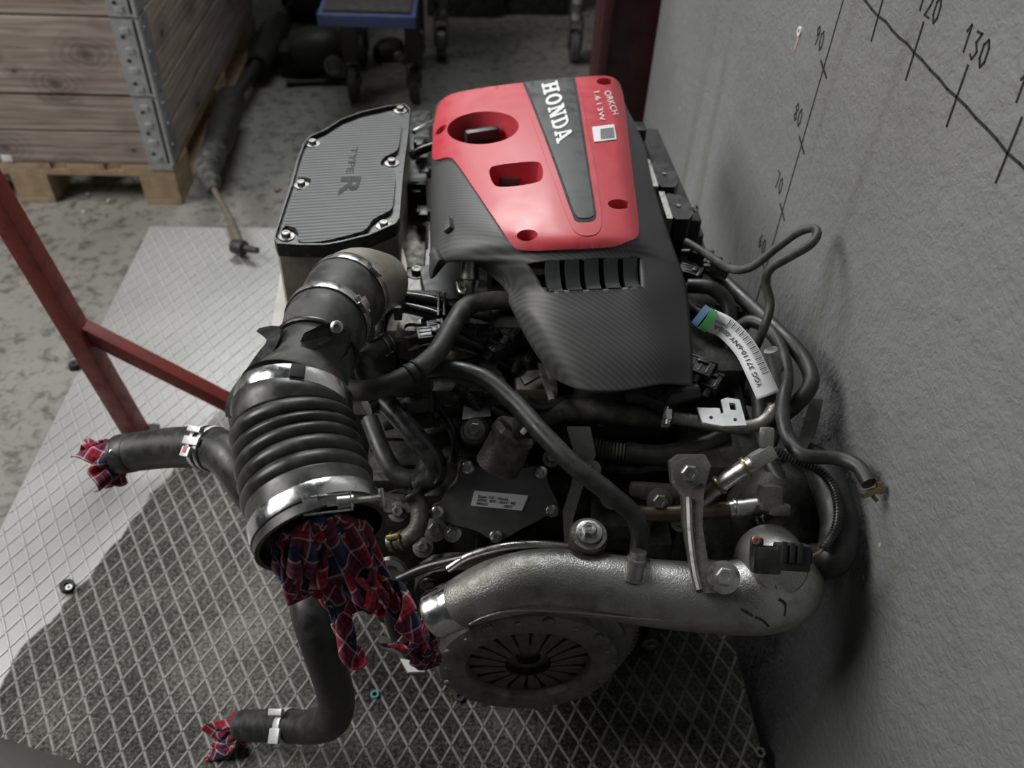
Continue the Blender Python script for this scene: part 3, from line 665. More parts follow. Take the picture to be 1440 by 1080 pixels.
wd = [('H', 1.0), ('O', .92), ('N', 1.0), ('D', .95), ('A', .95)]; tot = sum(w_ for _, w_ in wd) + .12 * 4; x = 0
for ch, w_ in wd:
    V = []; Fc = []
    for poly in slab(ch):
        a = [quad(Q, (x + px * w_) / tot, py2) for px, py2 in poly]; b = len(V); k = len(a)
        V += [surf(*p, .0066) for p in a] + [surf(*p, .0054) for p in a]
        Fc += [tuple(b + i for i in range(k))] + [(b + i, b + (i + 1) % k, b + k + (i + 1) % k, b + k + i) for i in range(k)]
    obj('letter', V, Fc, 'white_paint', cover, False); x += w_ + .12
def font_mesh(s, size=1.0, bold=0):
    cu = bpy.data.curves.new('t', 'FONT'); cu.body = s; cu.size = size; cu.resolution_u = 3; cu.offset = bold; cu.extrude = 0; cu.align_x = 'LEFT'
    o = bpy.data.objects.new('t', cu); COL.objects.link(o); dg = bpy.context.evaluated_depsgraph_get(); dg.update()
    me = bpy.data.meshes.new_from_object(o.evaluated_get(dg)); V = [(v.co.x, v.co.y) for v in me.vertices]; Fc = [tuple(p.vertices) for p in me.polygons]
    bpy.data.objects.remove(o); bpy.data.curves.remove(cu); bpy.data.meshes.remove(me); return V, Fc
def lettering(name, s, fn, m_, parent, bold=0, stretch=True):
    """text mapped by fn(s in 0..1 along, t up in cap heights) -> point"""
    V, Fc = font_mesh(s, 1, bold); x1 = max(v[0] for v in V); x0 = min(v[0] for v in V)
    return obj(name, [fn((v[0] - x0) / (x1 - x0), v[1] / .73) for v in V], Fc, m_, parent, False)
# barcode sticker and felt-pen notes on the red panel
sk = rnd2([(832, 183), (862, 179), (865, 200), (835, 204)], 1)
skin('barcode_sticker', [(832, 183), (862, 179), (865, 200), (835, 204)], 'paper', cover, .0048, .0012)
for i in range(7):
    t = i / 7; skin('barcode_bar', [(843 + t * .5, 186.5 + t * 15), (861 + t * 2, 184 + t * 15), (861 + t * 2, 185.1 + t * 15), (843 + t * .5, 187.6 + t * 15)], 'grey_plastic', cover, .0052, .0004)
for s, q in (('ORKCH', [(848, 133), (860, 166), (868, 164), (857, 131)]), ('1.6 i 3W', [(834, 134), (843, 175), (850, 173), (842, 132)])):
    lettering('pen_note', s, lambda a, b, q=q: surf(*quad(q, a, b), .005), 'white_paint', cover)

# --- black relay boxes on the bracket beside the cover
for (px, py2, z) in ((930, 243, .565), (950, 288, .56)):
    a, b, c, d = at(px - 20, py2 - 18, z=z), at(px + 16, py2 - 12, z=z), at(px + 28, py2 + 20, z=z), at(px - 8, py2 + 20, z=z)
    k = MB().prism(smoothpoly([a, b, c, d], 1), (0, 0, -.035)).build('control_box', 'black_plastic', ENG)
    MB().prism([a + Vector((-.004, 0, .0012)), a + Vector((.004, 0, .0012)), d + Vector((.004, 0, .0012)), d + Vector((-.004, 0, .0012))], (0, 0, -.03)).build('metal_edge', 'steel', k)
    MB().lathe((a + b + c + d) / 4, (0, 0, 1), [(0, .004), (.002, .003), (.002, .0001)], 10).build('stud', 'dull_steel', k)
MB().prism([at(900, 180, z=.53), at(925, 182, z=.53), at(990, 330, z=.52), at(960, 345, z=.52)], (0, 0, -.02)).build('box_bracket', 'matte_black', ENG)
MB().bbox(at(897, 185, z=.56), (.022, .03, .02), .003).build('harness_plug', 'black_plastic', ENG); MB().bbox(at(966, 318, z=.53), (.03, .035, .04), .004).build('harness_plug', 'black_plastic', ENG)
screwhead(at(977, 293, z=.56), (.6, -.5, .6), .006, ENG, 'bolt')
mb = MB(); mb.bbox(at(925, 420, z=.47), (.16, .36, .06), .01); mb.build('valve_cover_side', 'grimy_block', ENG)

# --- air box
ZL = .578
LID = [(386, 340), (398, 300), (410, 261), (418, 230), (427, 207), (436, 196), (457, 187), (481, 172), (508, 162), (548, 153), (570, 151), (577, 158), (574, 195), (568, 240), (564, 285), (562, 312), (556, 320), (520, 336), (480, 346), (457, 350), (425, 350), (390, 348)]
box = MB().prism([at(470 + (x - 470) * .985, 255 + (y - 255) * .985, z=ZL - .01) for x, y in LID], (0, 0, -.18)).build('air_box', 'beige_casting', ENG)
MB().prism([at(x, y, z=ZL) for x, y in LID], (0, 0, -.0125)).build('box_lid', 'black_plastic', box, True, .4)
def rim(poly, z0, h, wd, name, m_, parent):
    a = [at(x, y, z=z0) for x, y in poly]; c = sum(a, Vector()) / len(a); b = [p + (c - p).normalized() * wd for p in a]
    return MB().prism(a, (0, 0, h), [b]).build(name, m_, parent, True, .4)
rim(LID, ZL, .006, .003, 'lid_rim', 'black_plastic', box)
BOLTS = [(403, 333), (424, 261), (440, 203), (563, 156), (551, 230), (540, 318)]
PANEL = [(392, 338), (397, 318), (409, 318), (418, 322), (420, 330), (415, 338), (428, 342), (455, 340), (510, 326), (516, 322), (524, 308), (538, 302), (550, 296), (554, 288), (558, 240), (548, 239), (535, 234), (535, 226), (542, 219), (556, 214), (563, 208), (567, 170), (560, 162), (550, 161), (545, 157), (510, 166), (484, 177), (462, 190), (455, 200), (446, 206), (432, 209), (421, 242), (418, 250), (428, 249), (437, 252), (434, 259), (422, 265), (414, 266), (406, 292), (400, 312)]
PANEL = [(394, 332), (399, 317), (409, 318), (417, 321), (420, 328), (418, 338), (430, 341), (456, 339), (508, 326), (517, 320), (524, 308), (538, 301), (550, 295), (553, 288), (557, 240), (546, 238), (536, 233), (535, 227), (541, 220), (555, 214), (561, 208), (565, 175), (561, 165), (550, 163), (545, 158), (510, 167), (484, 178), (463, 190), (456, 200), (447, 206), (433, 209), (421, 242), (418, 250), (428, 249), (438, 251), (436, 258), (426, 266), (414, 268), (406, 292)]
pan = MB().prism([at(x, y, z=ZL + .006) for x, y in rnd2(PANEL, 1)], (0, 0, -.007)).build('carbon_panel', 'carbon_lid', box, False); pan['label'] = 'striped carbon patterned lid insert'
for x, y in BOLTS: hexbolt(at(x, y, z=ZL), (0, 0, 1), .0058, 'dull_steel', box)
for s, q, b in (('TYPE', [(494, 206), (487, 243), (497, 243), (504, 206)], .02), ('R', [(481, 248), (476, 275), (503, 275), (509, 248)], .03)):
    lettering('lid_letters', s, lambda a, t, q=q: at(*quad(q, a, t), z=ZL + .0064), 'matte_black', box, b)
# lower shell and the pale bracket beside it
MB().prism(smoothpoly([at(388, 352, z=.5), at(398, 330, z=.5), at(500, 352, z=.5), at(560, 330, z=.5), at(576, 380, z=.5), at(560, 398, z=.5), at(480, 402, z=.5)], 2), (0, 0, -.12)).build('lower_shell', 'beige_casting', box)
MB().prism([at(398, 362, z=.45), at(412, 362, z=.45), at(440, 400, z=.45), at(430, 470, z=.44), at(380, 470, z=.42)], (0, 0, -.1)).build('support_bracket', 'pale_plastic', ENG)
MB().bbox((-.1, .95, .345), (.22, .16, .11), .015).build('air_box_stay', 'grimy_block', ENG)
MB().bbox((-.16, .86, .30), (.14, .05, .1), .01).build('bracket_arm', 'grimy_block', ENG)
mb = MB(); mb.bbox(at(585, 345, z=.45), (.03, .14, .02), .002); pl = mb.build('mounting_plate', 'dirty_aluminium', ENG); hexbolt(at(586, 385, z=.461), (0, 0, 1), .008, 'dull_steel', pl); hexbolt(at(588, 300, z=.461), (0, 0, 1), .008, 'dull_steel', pl)
mb = MB(); mb.bbox(at(590, 250, z=.45), (.035, .25, .12), .004); mb.build('manifold_side', 'black_plastic', ENG)
hose('fuel_pipe', [(582, 186, .56), (596, 178, .56), (612, 170, .55)], .004, 'steel', ENG, 10)
hose('vacuum_hose', [(578, 220, .54), (592, 212, .545), (612, 205, .55)], .007, 'rubber_gloss', ENG)
for (x, y, z) in ((592, 203, .53), (597, 240, .5), (586, 268, .49), (596, 300, .48)): MB().bbox(at(x, y, z=z), (.022, .02, .018), .003).bbox(at(x, y, z=z + .006), (.014, .026, .012), .002).build('harness_plug', 'black_plastic', ENG)

# --- intake duct (from the air box towards the open bellows)
def P4(x, y, d, r): return list(at(x, y, d=d)) + [r]
conn = tube('duct_neck', [P4(536, 396, 1.03, .034), P4(508, 401, .97, .042), P4(491, 411, .940, .0442)], 'beige_casting', ENG, 40)
dct = tube('intake_duct', [P4(494, 408, .945, .0425), P4(484, 419, .928, .0435), P4(474, 434, .91, .042), P4(466, 446, .895, .041), P4(457, 460, .876, .0415), P4(444, 495, .85, .038), P4(430, 530, .828, .041), P4(418, 556, .81, .0475), P4(413, 566, .803, .0525)], 'rubber_dusty', ENG, 48)
clamp(dct, .07, dct, 'steel', .011, .0008, Vector((.5, -.2, .6))); clamp(dct, .46, dct, 'steel', .013, .001, Vector((.75, -.3, .55)))
c, a, r = on_path(dct, .62); ring('duct_flange', c, a, r, .006, .004, 'black_plastic', dct)
# resonator fin, screw boss and breather spout of the duct
fin = [(356, 463), (390, 456), (396, 466), (388, 490), (372, 510), (352, 530), (332, 556), (330, 580), (318, 590), (315, 572), (322, 552), (346, 520), (362, 496), (376, 480), (372, 474)]
MB().prism([at(x, y, d=.815 - (y - 460) * .0004) for x, y in rnd2(fin, 1)], FW * .012).build('duct_fin', 'black_plastic', dct)
mb = MB(); p = at(462, 470, d=.80); e = at(474, 459, d=.80)
mb.prism(smoothpoly([at(416, 474, d=.80), at(462, 452, d=.80), at(486, 458, d=.81), at(489, 490, d=.82), at(470, 520, d=.81), at(440, 500, d=.795)], 1), FW * .03); bo = mb.build('screw_boss', 'black_plastic', dct)
screwhead(at(474, 460, d=.798), -FW, .006, dct)
hose('breather_spout', [(470, 490, .6), (492, 478, .59), (508, 470, .58)], .008, 'rubber_dusty', dct)
# bellows
axis = [P4(413, 566, .803, 0), P4(411, 590, .793, 0), P4(418, 630, .78, 0), P4(428, 670, .765, 0), P4(440, 715, .748, 0), P4(453, 757, .733, 0)]
C = curve(axis, 40); n = len(C); Pb = [Vector(c[:3]) for c in C]; Rb = []
for i in range(n):
    t = i / (n - 1)
    r = .0535 + .003 * t
    if .24 < t < .74:
        u = (t - .24) / .5 * 5.0; r += .0035 * (abs(math.sin(math.pi * u)) ** .75) * 1.35 - .0022
    elif t < .1: r -= .001
    elif t < .24: r += .0016 * math.sin((t - .1) / .14 * math.pi)
    Rb.append(r)
inner = [(Pb[i], Rb[i] - .004) for i in range(n - 1, n - 40, -1)]
bel = MB().sweep(Pb + [p for p, _ in inner], Rb + [r for _, r in inner], 64, False)
bel.f = [f for f in bel.f]
bel = bel.build('bellows_hose', 'bellows', ENG, True, 1.2); PATH[bel.name] = (Pb, Rb)
c, a, r = on_path(bel, .02); ring('band_clamp', c, a, r, .016, .0016, 'bright_steel', bel, 56)
k = (CAM - c); k = (k - a * k.dot(a)).normalized(); MB().bbox(c + k * (r + .001), (.014, .013, .006), .001, (a, a.cross(k), k)).build('locating_tab', 'matte_black', bel)
c, a, r = on_path(bel, .885); bc = ring('band_clamp', c, a, r + .0002, .015, .0016, 'bright_steel', bel, 56)
# tension screw on the end clamp
e1 = at(482, 706, d=.672); e2 = at(522, 701, d=.678); dv = (e2 - e1).normalized(); kk = (CAM - e1); kk = (kk - dv * kk.dot(dv)).normalized(); ll = dv.cross(kk)
mb = MB(); mb.cyl(e1 - dv * .012, e2 + dv * .006, .0022, n=10).cyl(e1 - dv * .004, e1 + dv * .008, .0052, n=14).bbox(e1 + dv * .03, (.003, .014, .012), .001, (dv, ll, kk))
mb.build('clamp_screw', 'steel', bc)
mb = MB()
for sgn in (-1, 1): mb.bbox(e1 + ll * .0065 * sgn - dv * .012 - kk * .002, (.036, .0015, .009), .0005, (dv, ll, kk))
mb.bbox(e1 + dv * .006, (.0016, .0145, .010), .0005, (dv, ll, kk)); mb.build('clamp_bridge', 'bright_steel', bc)
c, a, r = on_path(bel, .97); k = (CAM - c); k = (k - a * k.dot(a)).normalized(); MB().bbox(c + k * (r - .001), (.012, .012, .005), .001, (a, a.cross(k), k)).build('locating_tab', 'rubber', bel)

# --- coolant hoses on the near left
lh = tube('radiator_hose', [list(at(168, 639, d=1.10)) + [.0248], list(at(200, 634, d=1.09)) + [.0248], list(at(250, 629, d=1.065)) + [.0252], list(at(300, 631, d=1.035)) + [.0258], list(at(330, 648, d=1.01)) + [.027], list(at(360, 690, d=1.0)) + [.027], list(at(410, 740, d=1.02)) + [.027], list(at(490, 770, d=1.08)) + [.027]], 'rubber', ENG, 32, bore='start')
c, a, r = on_path(lh, .06); ring('hose_lip', c, a, r - .0005, .018, .001, 'rubber', lh)
for t in (.395, .435):
    c, a, r = on_path(lh, t); q = ring('spring_clamp', c, a, r, .006, .002, 'zinc_white', lh)
c, a, r = on_path(lh, .415); k = CAM - c; k = (k - a * k.dot(a)).normalized() + Vector((0, 0, .3)); k = (k - a * k.dot(a)).normalized(); e = a.cross(k)
MB().bbox(c + k * (r + .003), (.026, .010, .004), .001, (a, e, k)).bbox(c + k * (r + .004) + e * .014, (.014, .012, .006), .001, (a, e, k)).bbox(c + k * (r + .003) - e * .014, (.022, .007, .007), .001, (a, e, k)).build('clamp_ear', 'zinc_white', q)
MB().bbox(c + k * (r + .0068) + e * .012, (.006, .008, .002), .0005, (a, e, k)).build('red_mark', 'pink_dot', q)
screwhead(on_path(lh, .01)[0] + Vector((0, -.015, .021)), (0, -.6, .8), .003, lh, 'rivet')
ll_ = tube('coolant_hose', [list(at(455, 770, d=.98)) + [.021], list(at(440, 810, d=.94)) + [.021], list(at(436, 850, d=.91)) + [.021], list(at(447, 892, d=.91)) + [.021], list(at(462, 940, d=.95)) + [.021], list(at(473, 985, d=1.01)) + [.0215], list(at(466, 1012, d=1.05)) + [.022], list(at(440, 1022, d=1.08)) + [.021], list(at(400, 1021, d=1.11)) + [.0205], list(at(342, 1020, d=1.15)) + [.0205]], 'rubber', ENG, 28, bore='end')
c, a, r = on_path(ll_, .885); q = ring('spring_clamp', c, a, r, .011, .002, 'zinc_white', ll_); k = CAM - c; k = (k - a * k.dot(a)).normalized(); e = a.cross(k)
MB().bbox(c + k * (r + .003) + e * .016, (.024, .008, .006), .001, (a, e, k)).bbox(c + k * (r + .001) - e * .012, (.018, .018, .004), .001, (a, e, k)).build('clamp_ear', 'zinc_white', q)
screwhead(on_path(ll_, .965)[0] + Vector((0, -.012, .016)), (0, -.6, .8), .0022, ll_, 'rivet', 'matte_black')

# --- charge pipe
cpipe = tube('charge_pipe', [P4(640, 851, .952, .0255), P4(660, 842, .945, .0285), P4(700, 827, .935, .032), P4(760, 816, .93, .0335), P4(830, 822, .93, .0345), P4(920, 834, .93, .036), P4(1000, 840, .925, .0375), P4(1060, 838, .92, .041), P4(1097, 830, .925, .04), P4(1116, 818, .94, .034), P4(1124, 806, .955, .022)], 'cast_aluminium', ENG, 40)
P0, A0, R0 = on_path(cpipe, 0)
MB().lathe(P0, -A0, [(-.006, .0262), (-.002, .0272), (.004, .0272), (.022, .0268), (.026, .0276), (.028, .0268), (.028, .0235), (-.004, .0235)], 48, False).build('machined_end', 'bright_steel', cpipe)
# casting seam along the lower front
Cs = curve([P4(660, 878, .918, .0012), P4(680, 868, .912, .0012), P4(720, 859, .905, .0012), P4(790, 860, .902, .0012), P4(880, 868, .902, .0012), P4(960, 874, .9, .0012)], 8)
MB().sweep([Vector(c[:3]) for c in Cs], [c[3] for c in Cs], 8).build('casting_seam', 'cast_aluminium', cpipe)
# spigot taking the thin hose
s0 = at(893, 800, d=.90); s1 = at(898, 775, d=.895); mb = MB(); mb.lathe(s0, s1 - s0, [(-.012, .010), (0, .0095), (.008, .009), (.009, .0105), (.012, .0105), (.013, .009), (.02, .0085), (.02, .0001)], 24); mb.build('spigot', 'cast_aluminium', cpipe)
# flange of the sensor and the sensor with its plug
sp_ = at(1085, 775, d=.87); nz = (CAM - sp_).normalized()
mb = MB(); mb.lathe(at(1093, 795, d=.9), -FW, [(-.03, .038), (.0, .031), (.014, .028), (.018, .025), (.018, .0001)], 36); mb.build('sensor_pad', 'cast_aluminium', cpipe)
e1 = (RT - UP * .06).normalized(); e2 = (UP + RT * .06).normalized()
mb = MB(); mb.bbox(at(1076, 787, d=.855), (.028, .026, .018), .003, (e1, e2, -FW)); mb.bbox(at(1064, 768, d=.855), (.012, .018, .01), .003, (e1, e2, -FW)); sn = mb.build('pressure_sensor', 'black_plastic', ENG)
screwhead(at(1063, 759, d=.848), -FW, .0045, sn, 'screw', 'copper')
mb = MB(); mb.bbox(at(1113, 783, d=.855), (.034, .026, .018), .003, (e1, e2, -FW))
for i in range(3): mb.bbox(at(1103 + i * 11, 776 + i, d=.845), (.005, .02, .004), .001, (e1, e2, -FW))
mb.bbox(at(1132, 782, d=.856), (.012, .014, .012), .002, (e1, e2, -FW)); mb.build('sensor_plug', 'matte_black', sn)
# scuffs burnt into the casting
for pts in ([(1042, 856), (1052, 862), (1058, 866)], [(1062, 868), (1072, 872), (1080, 880)], [(1095, 842), (1104, 850), (1103, 866)], [(1090, 826), (1098, 822), (1108, 819)]):
    V = MB()
    for i in range(len(pts) - 1):
        bvp = []
        for k in range(5):
            t = k / 4; x = pts[i][0] + (pts[i + 1][0] - pts[i][0]) * t + random.uniform(-1, 1); y = pts[i][1] + (pts[i + 1][1] - pts[i][1]) * t + random.uniform(-1, 1); bvp.append((x, y))
        V.pts = bvp
    BVp = BVHTree.FromObject(cpipe, bpy.context.evaluated_depsgraph_get())
    mw = cpipe.matrix_local  # set below through world origins
    o3 = ORG[cpipe.name]; path = []
    cc = curve([(a_, b_) for a_, b_ in pts], 5)
    for q in cc:
        v = (FW + RT * ((q[0] - 720) / F_PX) - UP * ((q[1] - 540) / F_PX)).normalized(); h, nn, _, _ = BVp.ray_cast(CAM - o3, v)
        if h is not None: path.append(h + o3)
    if len(path) > 2: MB().sweep(path, [.0008 + random.random() * .0012 for _ in path], 6).build('scuff', 'matte_black', cpipe)

# --- pump with its flat cover and label
PN = Vector((.05, -.78, .62)).normalized(); PO = at(700, 705, d=1.0)
pp = lambda x, y, off=0: plane_at(x, y, PO + PN * off, PN)
PUMP = [(645, 656), (656, 650), (667, 655), (690, 654), (712, 660), (740, 660), (754, 656), (768, 660), (770, 678), (781, 700), (787, 714), (781, 722), (768, 725), (752, 735), (730, 745), (712, 757), (697, 762), (684, 756), (672, 746), (637, 738), (616, 727), (605, 725), (606, 716), (618, 711), (626, 692), (644, 678)]
body = MB().prism([pp(690 + (x - 690) * .96, 705 + (y - 705) * .96, -.006) for x, y in rnd2(PUMP, 1)], -PN * .06).build('oil_pump', 'dirty_aluminium', ENG)
MB().prism([pp(x, y, 0) for x, y in rnd2(PUMP, 2)], -PN * .006).build('pump_cover', 'pump_plate', body, True, .4)
for x, y in ((658, 657), (761, 664), (615, 720), (776, 718), (697, 754)): screwhead(pp(x, y, .0005), PN, .0075, body)
LQ = [(662, 711), (734, 718), (743, 697), (667, 690)]
MB().prism([pp(x, y, .0012) for x, y in LQ], -PN * .001).build('paper_label', 'paper', body, False)
for s, q in (('Espec 150 - Honda', [(672, 699.5), (714, 704), (715.3, 700), (673.2, 695.5)]), ('36000 - RPY - G014 - M0', [(671, 704.5), (724, 710), (725.3, 706), (672.2, 700.5)]), ('040422', [(669, 709.5), (685, 711.3), (686.2, 707.3), (670.2, 705.5)]), ('- 0077', [(705, 713.3), (720, 715), (721.2, 711), (706.2, 709.3)])):
    lettering('label_text', s, lambda a, t, q=q: pp(*quad(q, a, t), .0016), 'ink', body, .02)
# solenoid above the pump
so = at(715, 625, d=.97); sv = (at(700, 655, d=.98) - so).normalized()
mb = MB(); mb.cyl(so + sv * .03, so - sv * .012, .026, .024, 24); mb.lathe(so - sv * .012, -sv, [(0, .027), (.006, .027), (.012, .022), (.012, .0001)], 8); mb.build('solenoid', 'dirty_aluminium', ENG)
mb = MB(); mb.bbox(at(737, 603, d=.94), (.026, .02, .018), .003, (e1, e2, -FW)); mb.build('harness_plug', 'black_plastic', ENG)
MB().bbox(at(742, 600, d=.928), (.006, .02, .006), .0015, ((e1 * .8 - e2 * .6), (e2 * .8 + e1 * .6), -FW)).build('lock_clip', 'pale_plastic', ENG)
mb = MB(); mb.lathe(at(668, 606, d=1.0), (0, -.6, .8), [(-.05, .017), (0, .017), (.003, .015), (.003, .0001)], 24); bz = mb.build('boss', 'grimy_block', ENG); hexbolt(at(667, 604, d=.992), (0, -.6, .8), .007, 'dull_steel', bz)

# --- engine mount brackets
q = MB(); q.prism([at(x, y, d=.93 - (y - 640) * .00031) for x, y in ((942, 650), (955, 640), (992, 640), (1000, 655), (990, 690), (988, 740), (996, 790), (1020, 793), (1035, 806), (1033, 826), (1018, 834), (980, 834), (972, 800), (962, 740), (960, 700), (945, 680))], FW * .014); br = q.build('mount_bracket', 'dirty_aluminium', ENG)
Cs = curve([P4(968, 700, .91, .004), P4(970, 750, .894, .004), P4(976, 800, .879, .004), P4(983, 830, .87, .004)], 6); MB().sweep([Vector(c[:3]) for c in Cs], [c[3] for c in Cs], 8).build('bracket_edge', 'dull_steel', br)
hexbolt(at(968, 665, d=.918), -FW, .0095, 'dull_steel', br); hexbolt(at(1017, 812, d=.872), -FW + UP * .3, .0095, 'steel', br)
MB().prism([at(x, y, d=.985) for x, y in ((797, 600), (830, 600), (838, 640), (818, 690), (806, 730), (806, 766), (794, 766), (792, 720), (804, 680), (808, 640))], FW * .008).build('bracket_plate', 'dull_steel', ENG)
mb = MB(); p0 = at(827, 745, d=.93); mb.lathe(p0 + Vector((0, 0, -.045)), (0, -.15, 1), [(0, .016), (.02, .02), (.045, .021), (.048, .019), (.048, .0001)], 28); bs = mb.build('lifting_boss', 'dirty_aluminium', ENG); hexbolt(p0 + Vector((0, -.006, .003)), (0, -.15, 1), .008, 'steel', bs)
# steel line lying over the charge pipe
tube('steel_line', [P4(630, 800, .96, .0045), P4(660, 782, .955, .0048), P4(710, 769, .95, .005), P4(760, 766, .95, .005), P4(805, 770, .96, .005)], 'steel', ENG, 12)
tube('line_sleeve', [P4(560, 815, .98, .006), P4(600, 798, .975, .006), P4(652, 785, .957, .0058)], 'rubber_gloss', ENG, 12)
# coolant pipes on the right
pa = tube('coolant_pipe', [P4(890, 722, .95, .009), P4(950, 722, .95, .009), P4(1020, 717, .95, .009), P4(1068, 712, .95, .0105)], 'brown_steel', ENG, 20)
c, a, r = on_path(pa, .78); ring('pipe_bead', c, a, r, .004, .002, 'steel', pa); tube('pipe_sleeve', [P4(1025, 717, .95, .0098), P4(1064, 712, .95, .0102)], 'steel', pa, 20)
mb = MB(); mb.bbox(at(1082, 700, d=.94), (.024, .03, .03), .008, (e1, e2, -FW)); mb.bbox(at(1094, 716, d=.935), (.024, .014, .02), .005, (e1, e2, -FW)); mb.build('banjo_fitting', 'dirty_aluminium', ENG)
pb = tube('coolant_pipe', [P4(985, 705, .95, .009), P4(1012, 682, .94, .009), P4(1040, 662, .93, .0095), P4(1062, 650, .925, .01)], 'steel', ENG, 20)
for t in (.35, .8): c, a, r = on_path(pb, t); ring('pipe_bead', c, a, r, .004, .002, 'yellow_zinc', pb)
mb = MB(); mb.bbox(at(1072, 642, d=.92), (.03, .018, .02), .006, ((e1 * .8 + e2 * .5), (e2 * .8 - e1 * .5), -FW)); mb.bbox(at(1078, 615, d=.92), (.014, .022, .014), .004, (e1, e2, -FW)); mb.build('banjo_fitting', 'cast_aluminium', ENG)
MB().bbox(at(930, 690, d=.97), (.07, .016, .02), .004, (e1, e2, -FW)).build('coolant_housing', 'dirty_aluminium', ENG)
hexbolt(at(927, 704, d=.95), -FW, .008, 'dull_steel', ENG); hexbolt(at(832, 660, d=.97), -FW, .006, 'dull_steel', ENG)
# turbocharger housing, dark mass at the wall side
tb = at(1110, 720, d=.99); mb = MB(); mb.lathe(tb, (.25, -.5, .6), [(-.05, .03), (-.045, .055), (-.02, .062), (.012, .055), (.026, .04), (.03, .03), (.03, .0001)], 40); tbo = mb.build('turbo_housing', 'grimy_block', ENG)
for i in range(5):
    a_ = i * 1.25; u_ = Vector((.25, -.5, .6)).normalized(); k1 = u_.orthogonal().normalized(); k2 = u_.cross(k1); hexbolt(tb + u_ * .012 + (k1 * math.cos(a_) + k2 * math.sin(a_)) * .048, u_, .005, 'dull_steel', tbo)
hose('turbo_hose', [(1112, 640, .45), (1150, 655, .46), (1172, 700, .455), (1180, 745, .44), (1170, 785, .425), (1140, 790, .40)], .02, 'rubber', ENG, 20)

def plug(c, sx_, sy_, rz=0., h=.018, m_='black_plastic'):
    c = Vector(c); a, b = Vector((math.cos(rz), math.sin(rz), 0)), Vector((-math.sin(rz), math.cos(rz), 0)); z_ = Vector((0, 0, 1)); A = (a, b, z_); mb = MB()
    mb.bbox(c, (sx_, sy_, h), .002, A)
    L_, ll2, wv = (a, sx_, sy_) if sx_ > sy_ else (b, sy_, sx_); S_ = b if sx_ > sy_ else a
    mb.bbox(c + L_ * ll2 * .42, (ll2 * .16, wv * 1.12, h * 1.12), .0015, (L_, S_, z_))
    for k in (-.3, 0, .3): mb.bbox(c + S_ * wv * k + z_ * h * .45 - L_ * ll2 * .05, (ll2 * .7, wv * .1, h * .2), .0006, (L_, S_, z_))
    mb.bbox(c + z_ * h * .55 + L_ * ll2 * .2, (ll2 * .22, wv * .45, h * .25), .001, (L_, S_, z_))
    mb.cyl(c - L_ * ll2 * .45, c - L_ * ll2 * .8 - z_ * .003, min(wv, h) * .36, min(wv, h) * .3, 12)
    return mb.build('harness_plug', m_, ENG)
# --- hoses over the left of the head
ha = hose('breather_hose', [(500, 487, .55), (484, 500, .545), (476, 525, .54), (492, 548, .54), (530, 546, .545), (575, 527, .55), (612, 498, .553), (634, 462, .556), (655, 432, .557), (690, 423, .557), (725, 424, .555)], .0112, 'rubber_dusty', ENG, 18)
for t in (.5, .535): c, a, r = on_path(ha, t); ring('hose_tie', c, a, r, .004, .0012, 'matte_black', ha)
hb = hose('breather_hose', [(548, 480, .53), (530, 492, .53), (513, 508, .525), (520, 532, .52), (560, 545, .5), (600, 540, .48)], .0115, 'rubber_dusty', ENG, 18)
for o_, t in ((ha, .03), (hb, .08)):
    c, a, r = on_path(o_, t)
    for k in (-.004, .004): ring('spring_clamp', c + a * k, a, r, .002, .0012, 'dull_steel', o_, 24)
hc = hose('coolant_hose', [(585, 524, .525), (630, 519, .53), (680, 532, .53), (722, 565, .525), (765, 612, .52), (810, 657, .51), (855, 692, .495), (888, 722, .475), (900, 750, .455), (899, 775, .425)], .0105, 'rubber', ENG, 18)
for spec in ([(540, 415, .53), (575, 418, .53), (612, 424, .53), (655, 436, .53), (700, 448, .53)], [(542, 428, .522), (570, 432, .522), (610, 442, .522), (650, 458, .52), (700, 478, .5)]):
    hose('wiring_loom', spec, .0075, 'rubber_gloss', ENG, 14)
mb = MB(); mb.bbox(at(552, 422, z=.535), (.03, .026, .022), .003); mb.bbox(at(560, 435, z=.53), (.01, .02, .02), .002); mb.build('harness_plug', 'grey_plastic', ENG)
MB().bbox(at(528, 424, z=.535), (.012, .02, .014), .003).build('plug_lock', 'blue_tape', ENG)
mb = MB()
for k in (0, .007): mb.bbox(at(617, 432, z=.534) + Vector((k, 0, 0)), (.003, .045, .012), .001)
mb.build('loom_clip', 'black_plastic', ENG)
hose('wiring_loom', [(560, 425, .52), (545, 440, .52), (538, 460, .52), (534, 485, .52)], .006, 'rubber_gloss', ENG)
hose('vacuum_hose', [(497, 425, .56), (512, 440, .56), (520, 460, .55), (516, 480, .54)], .006, 'rubber_dusty', ENG)
# lifting eye with its bolt
q = MB(); q.prism([at(x, y, z=.5) for x, y in ((560, 446), (596, 444), (612, 455), (610, 472), (585, 476), (556, 474))], (0, 0, -.006), [[at(x, y, z=.5) for x, y in oval(582, 462, 14, 8, .2, 20)]]); ey = q.build('lifting_eye', 'dirty_aluminium', ENG)
hexbolt(at(601, 458, z=.503), (0, 0, 1), .008, 'dull_steel', ey)
MB().bbox(at(570, 455, z=.46), (.1, .09, .05), .01).build('thermostat_housing', 'dirty_aluminium', ENG)
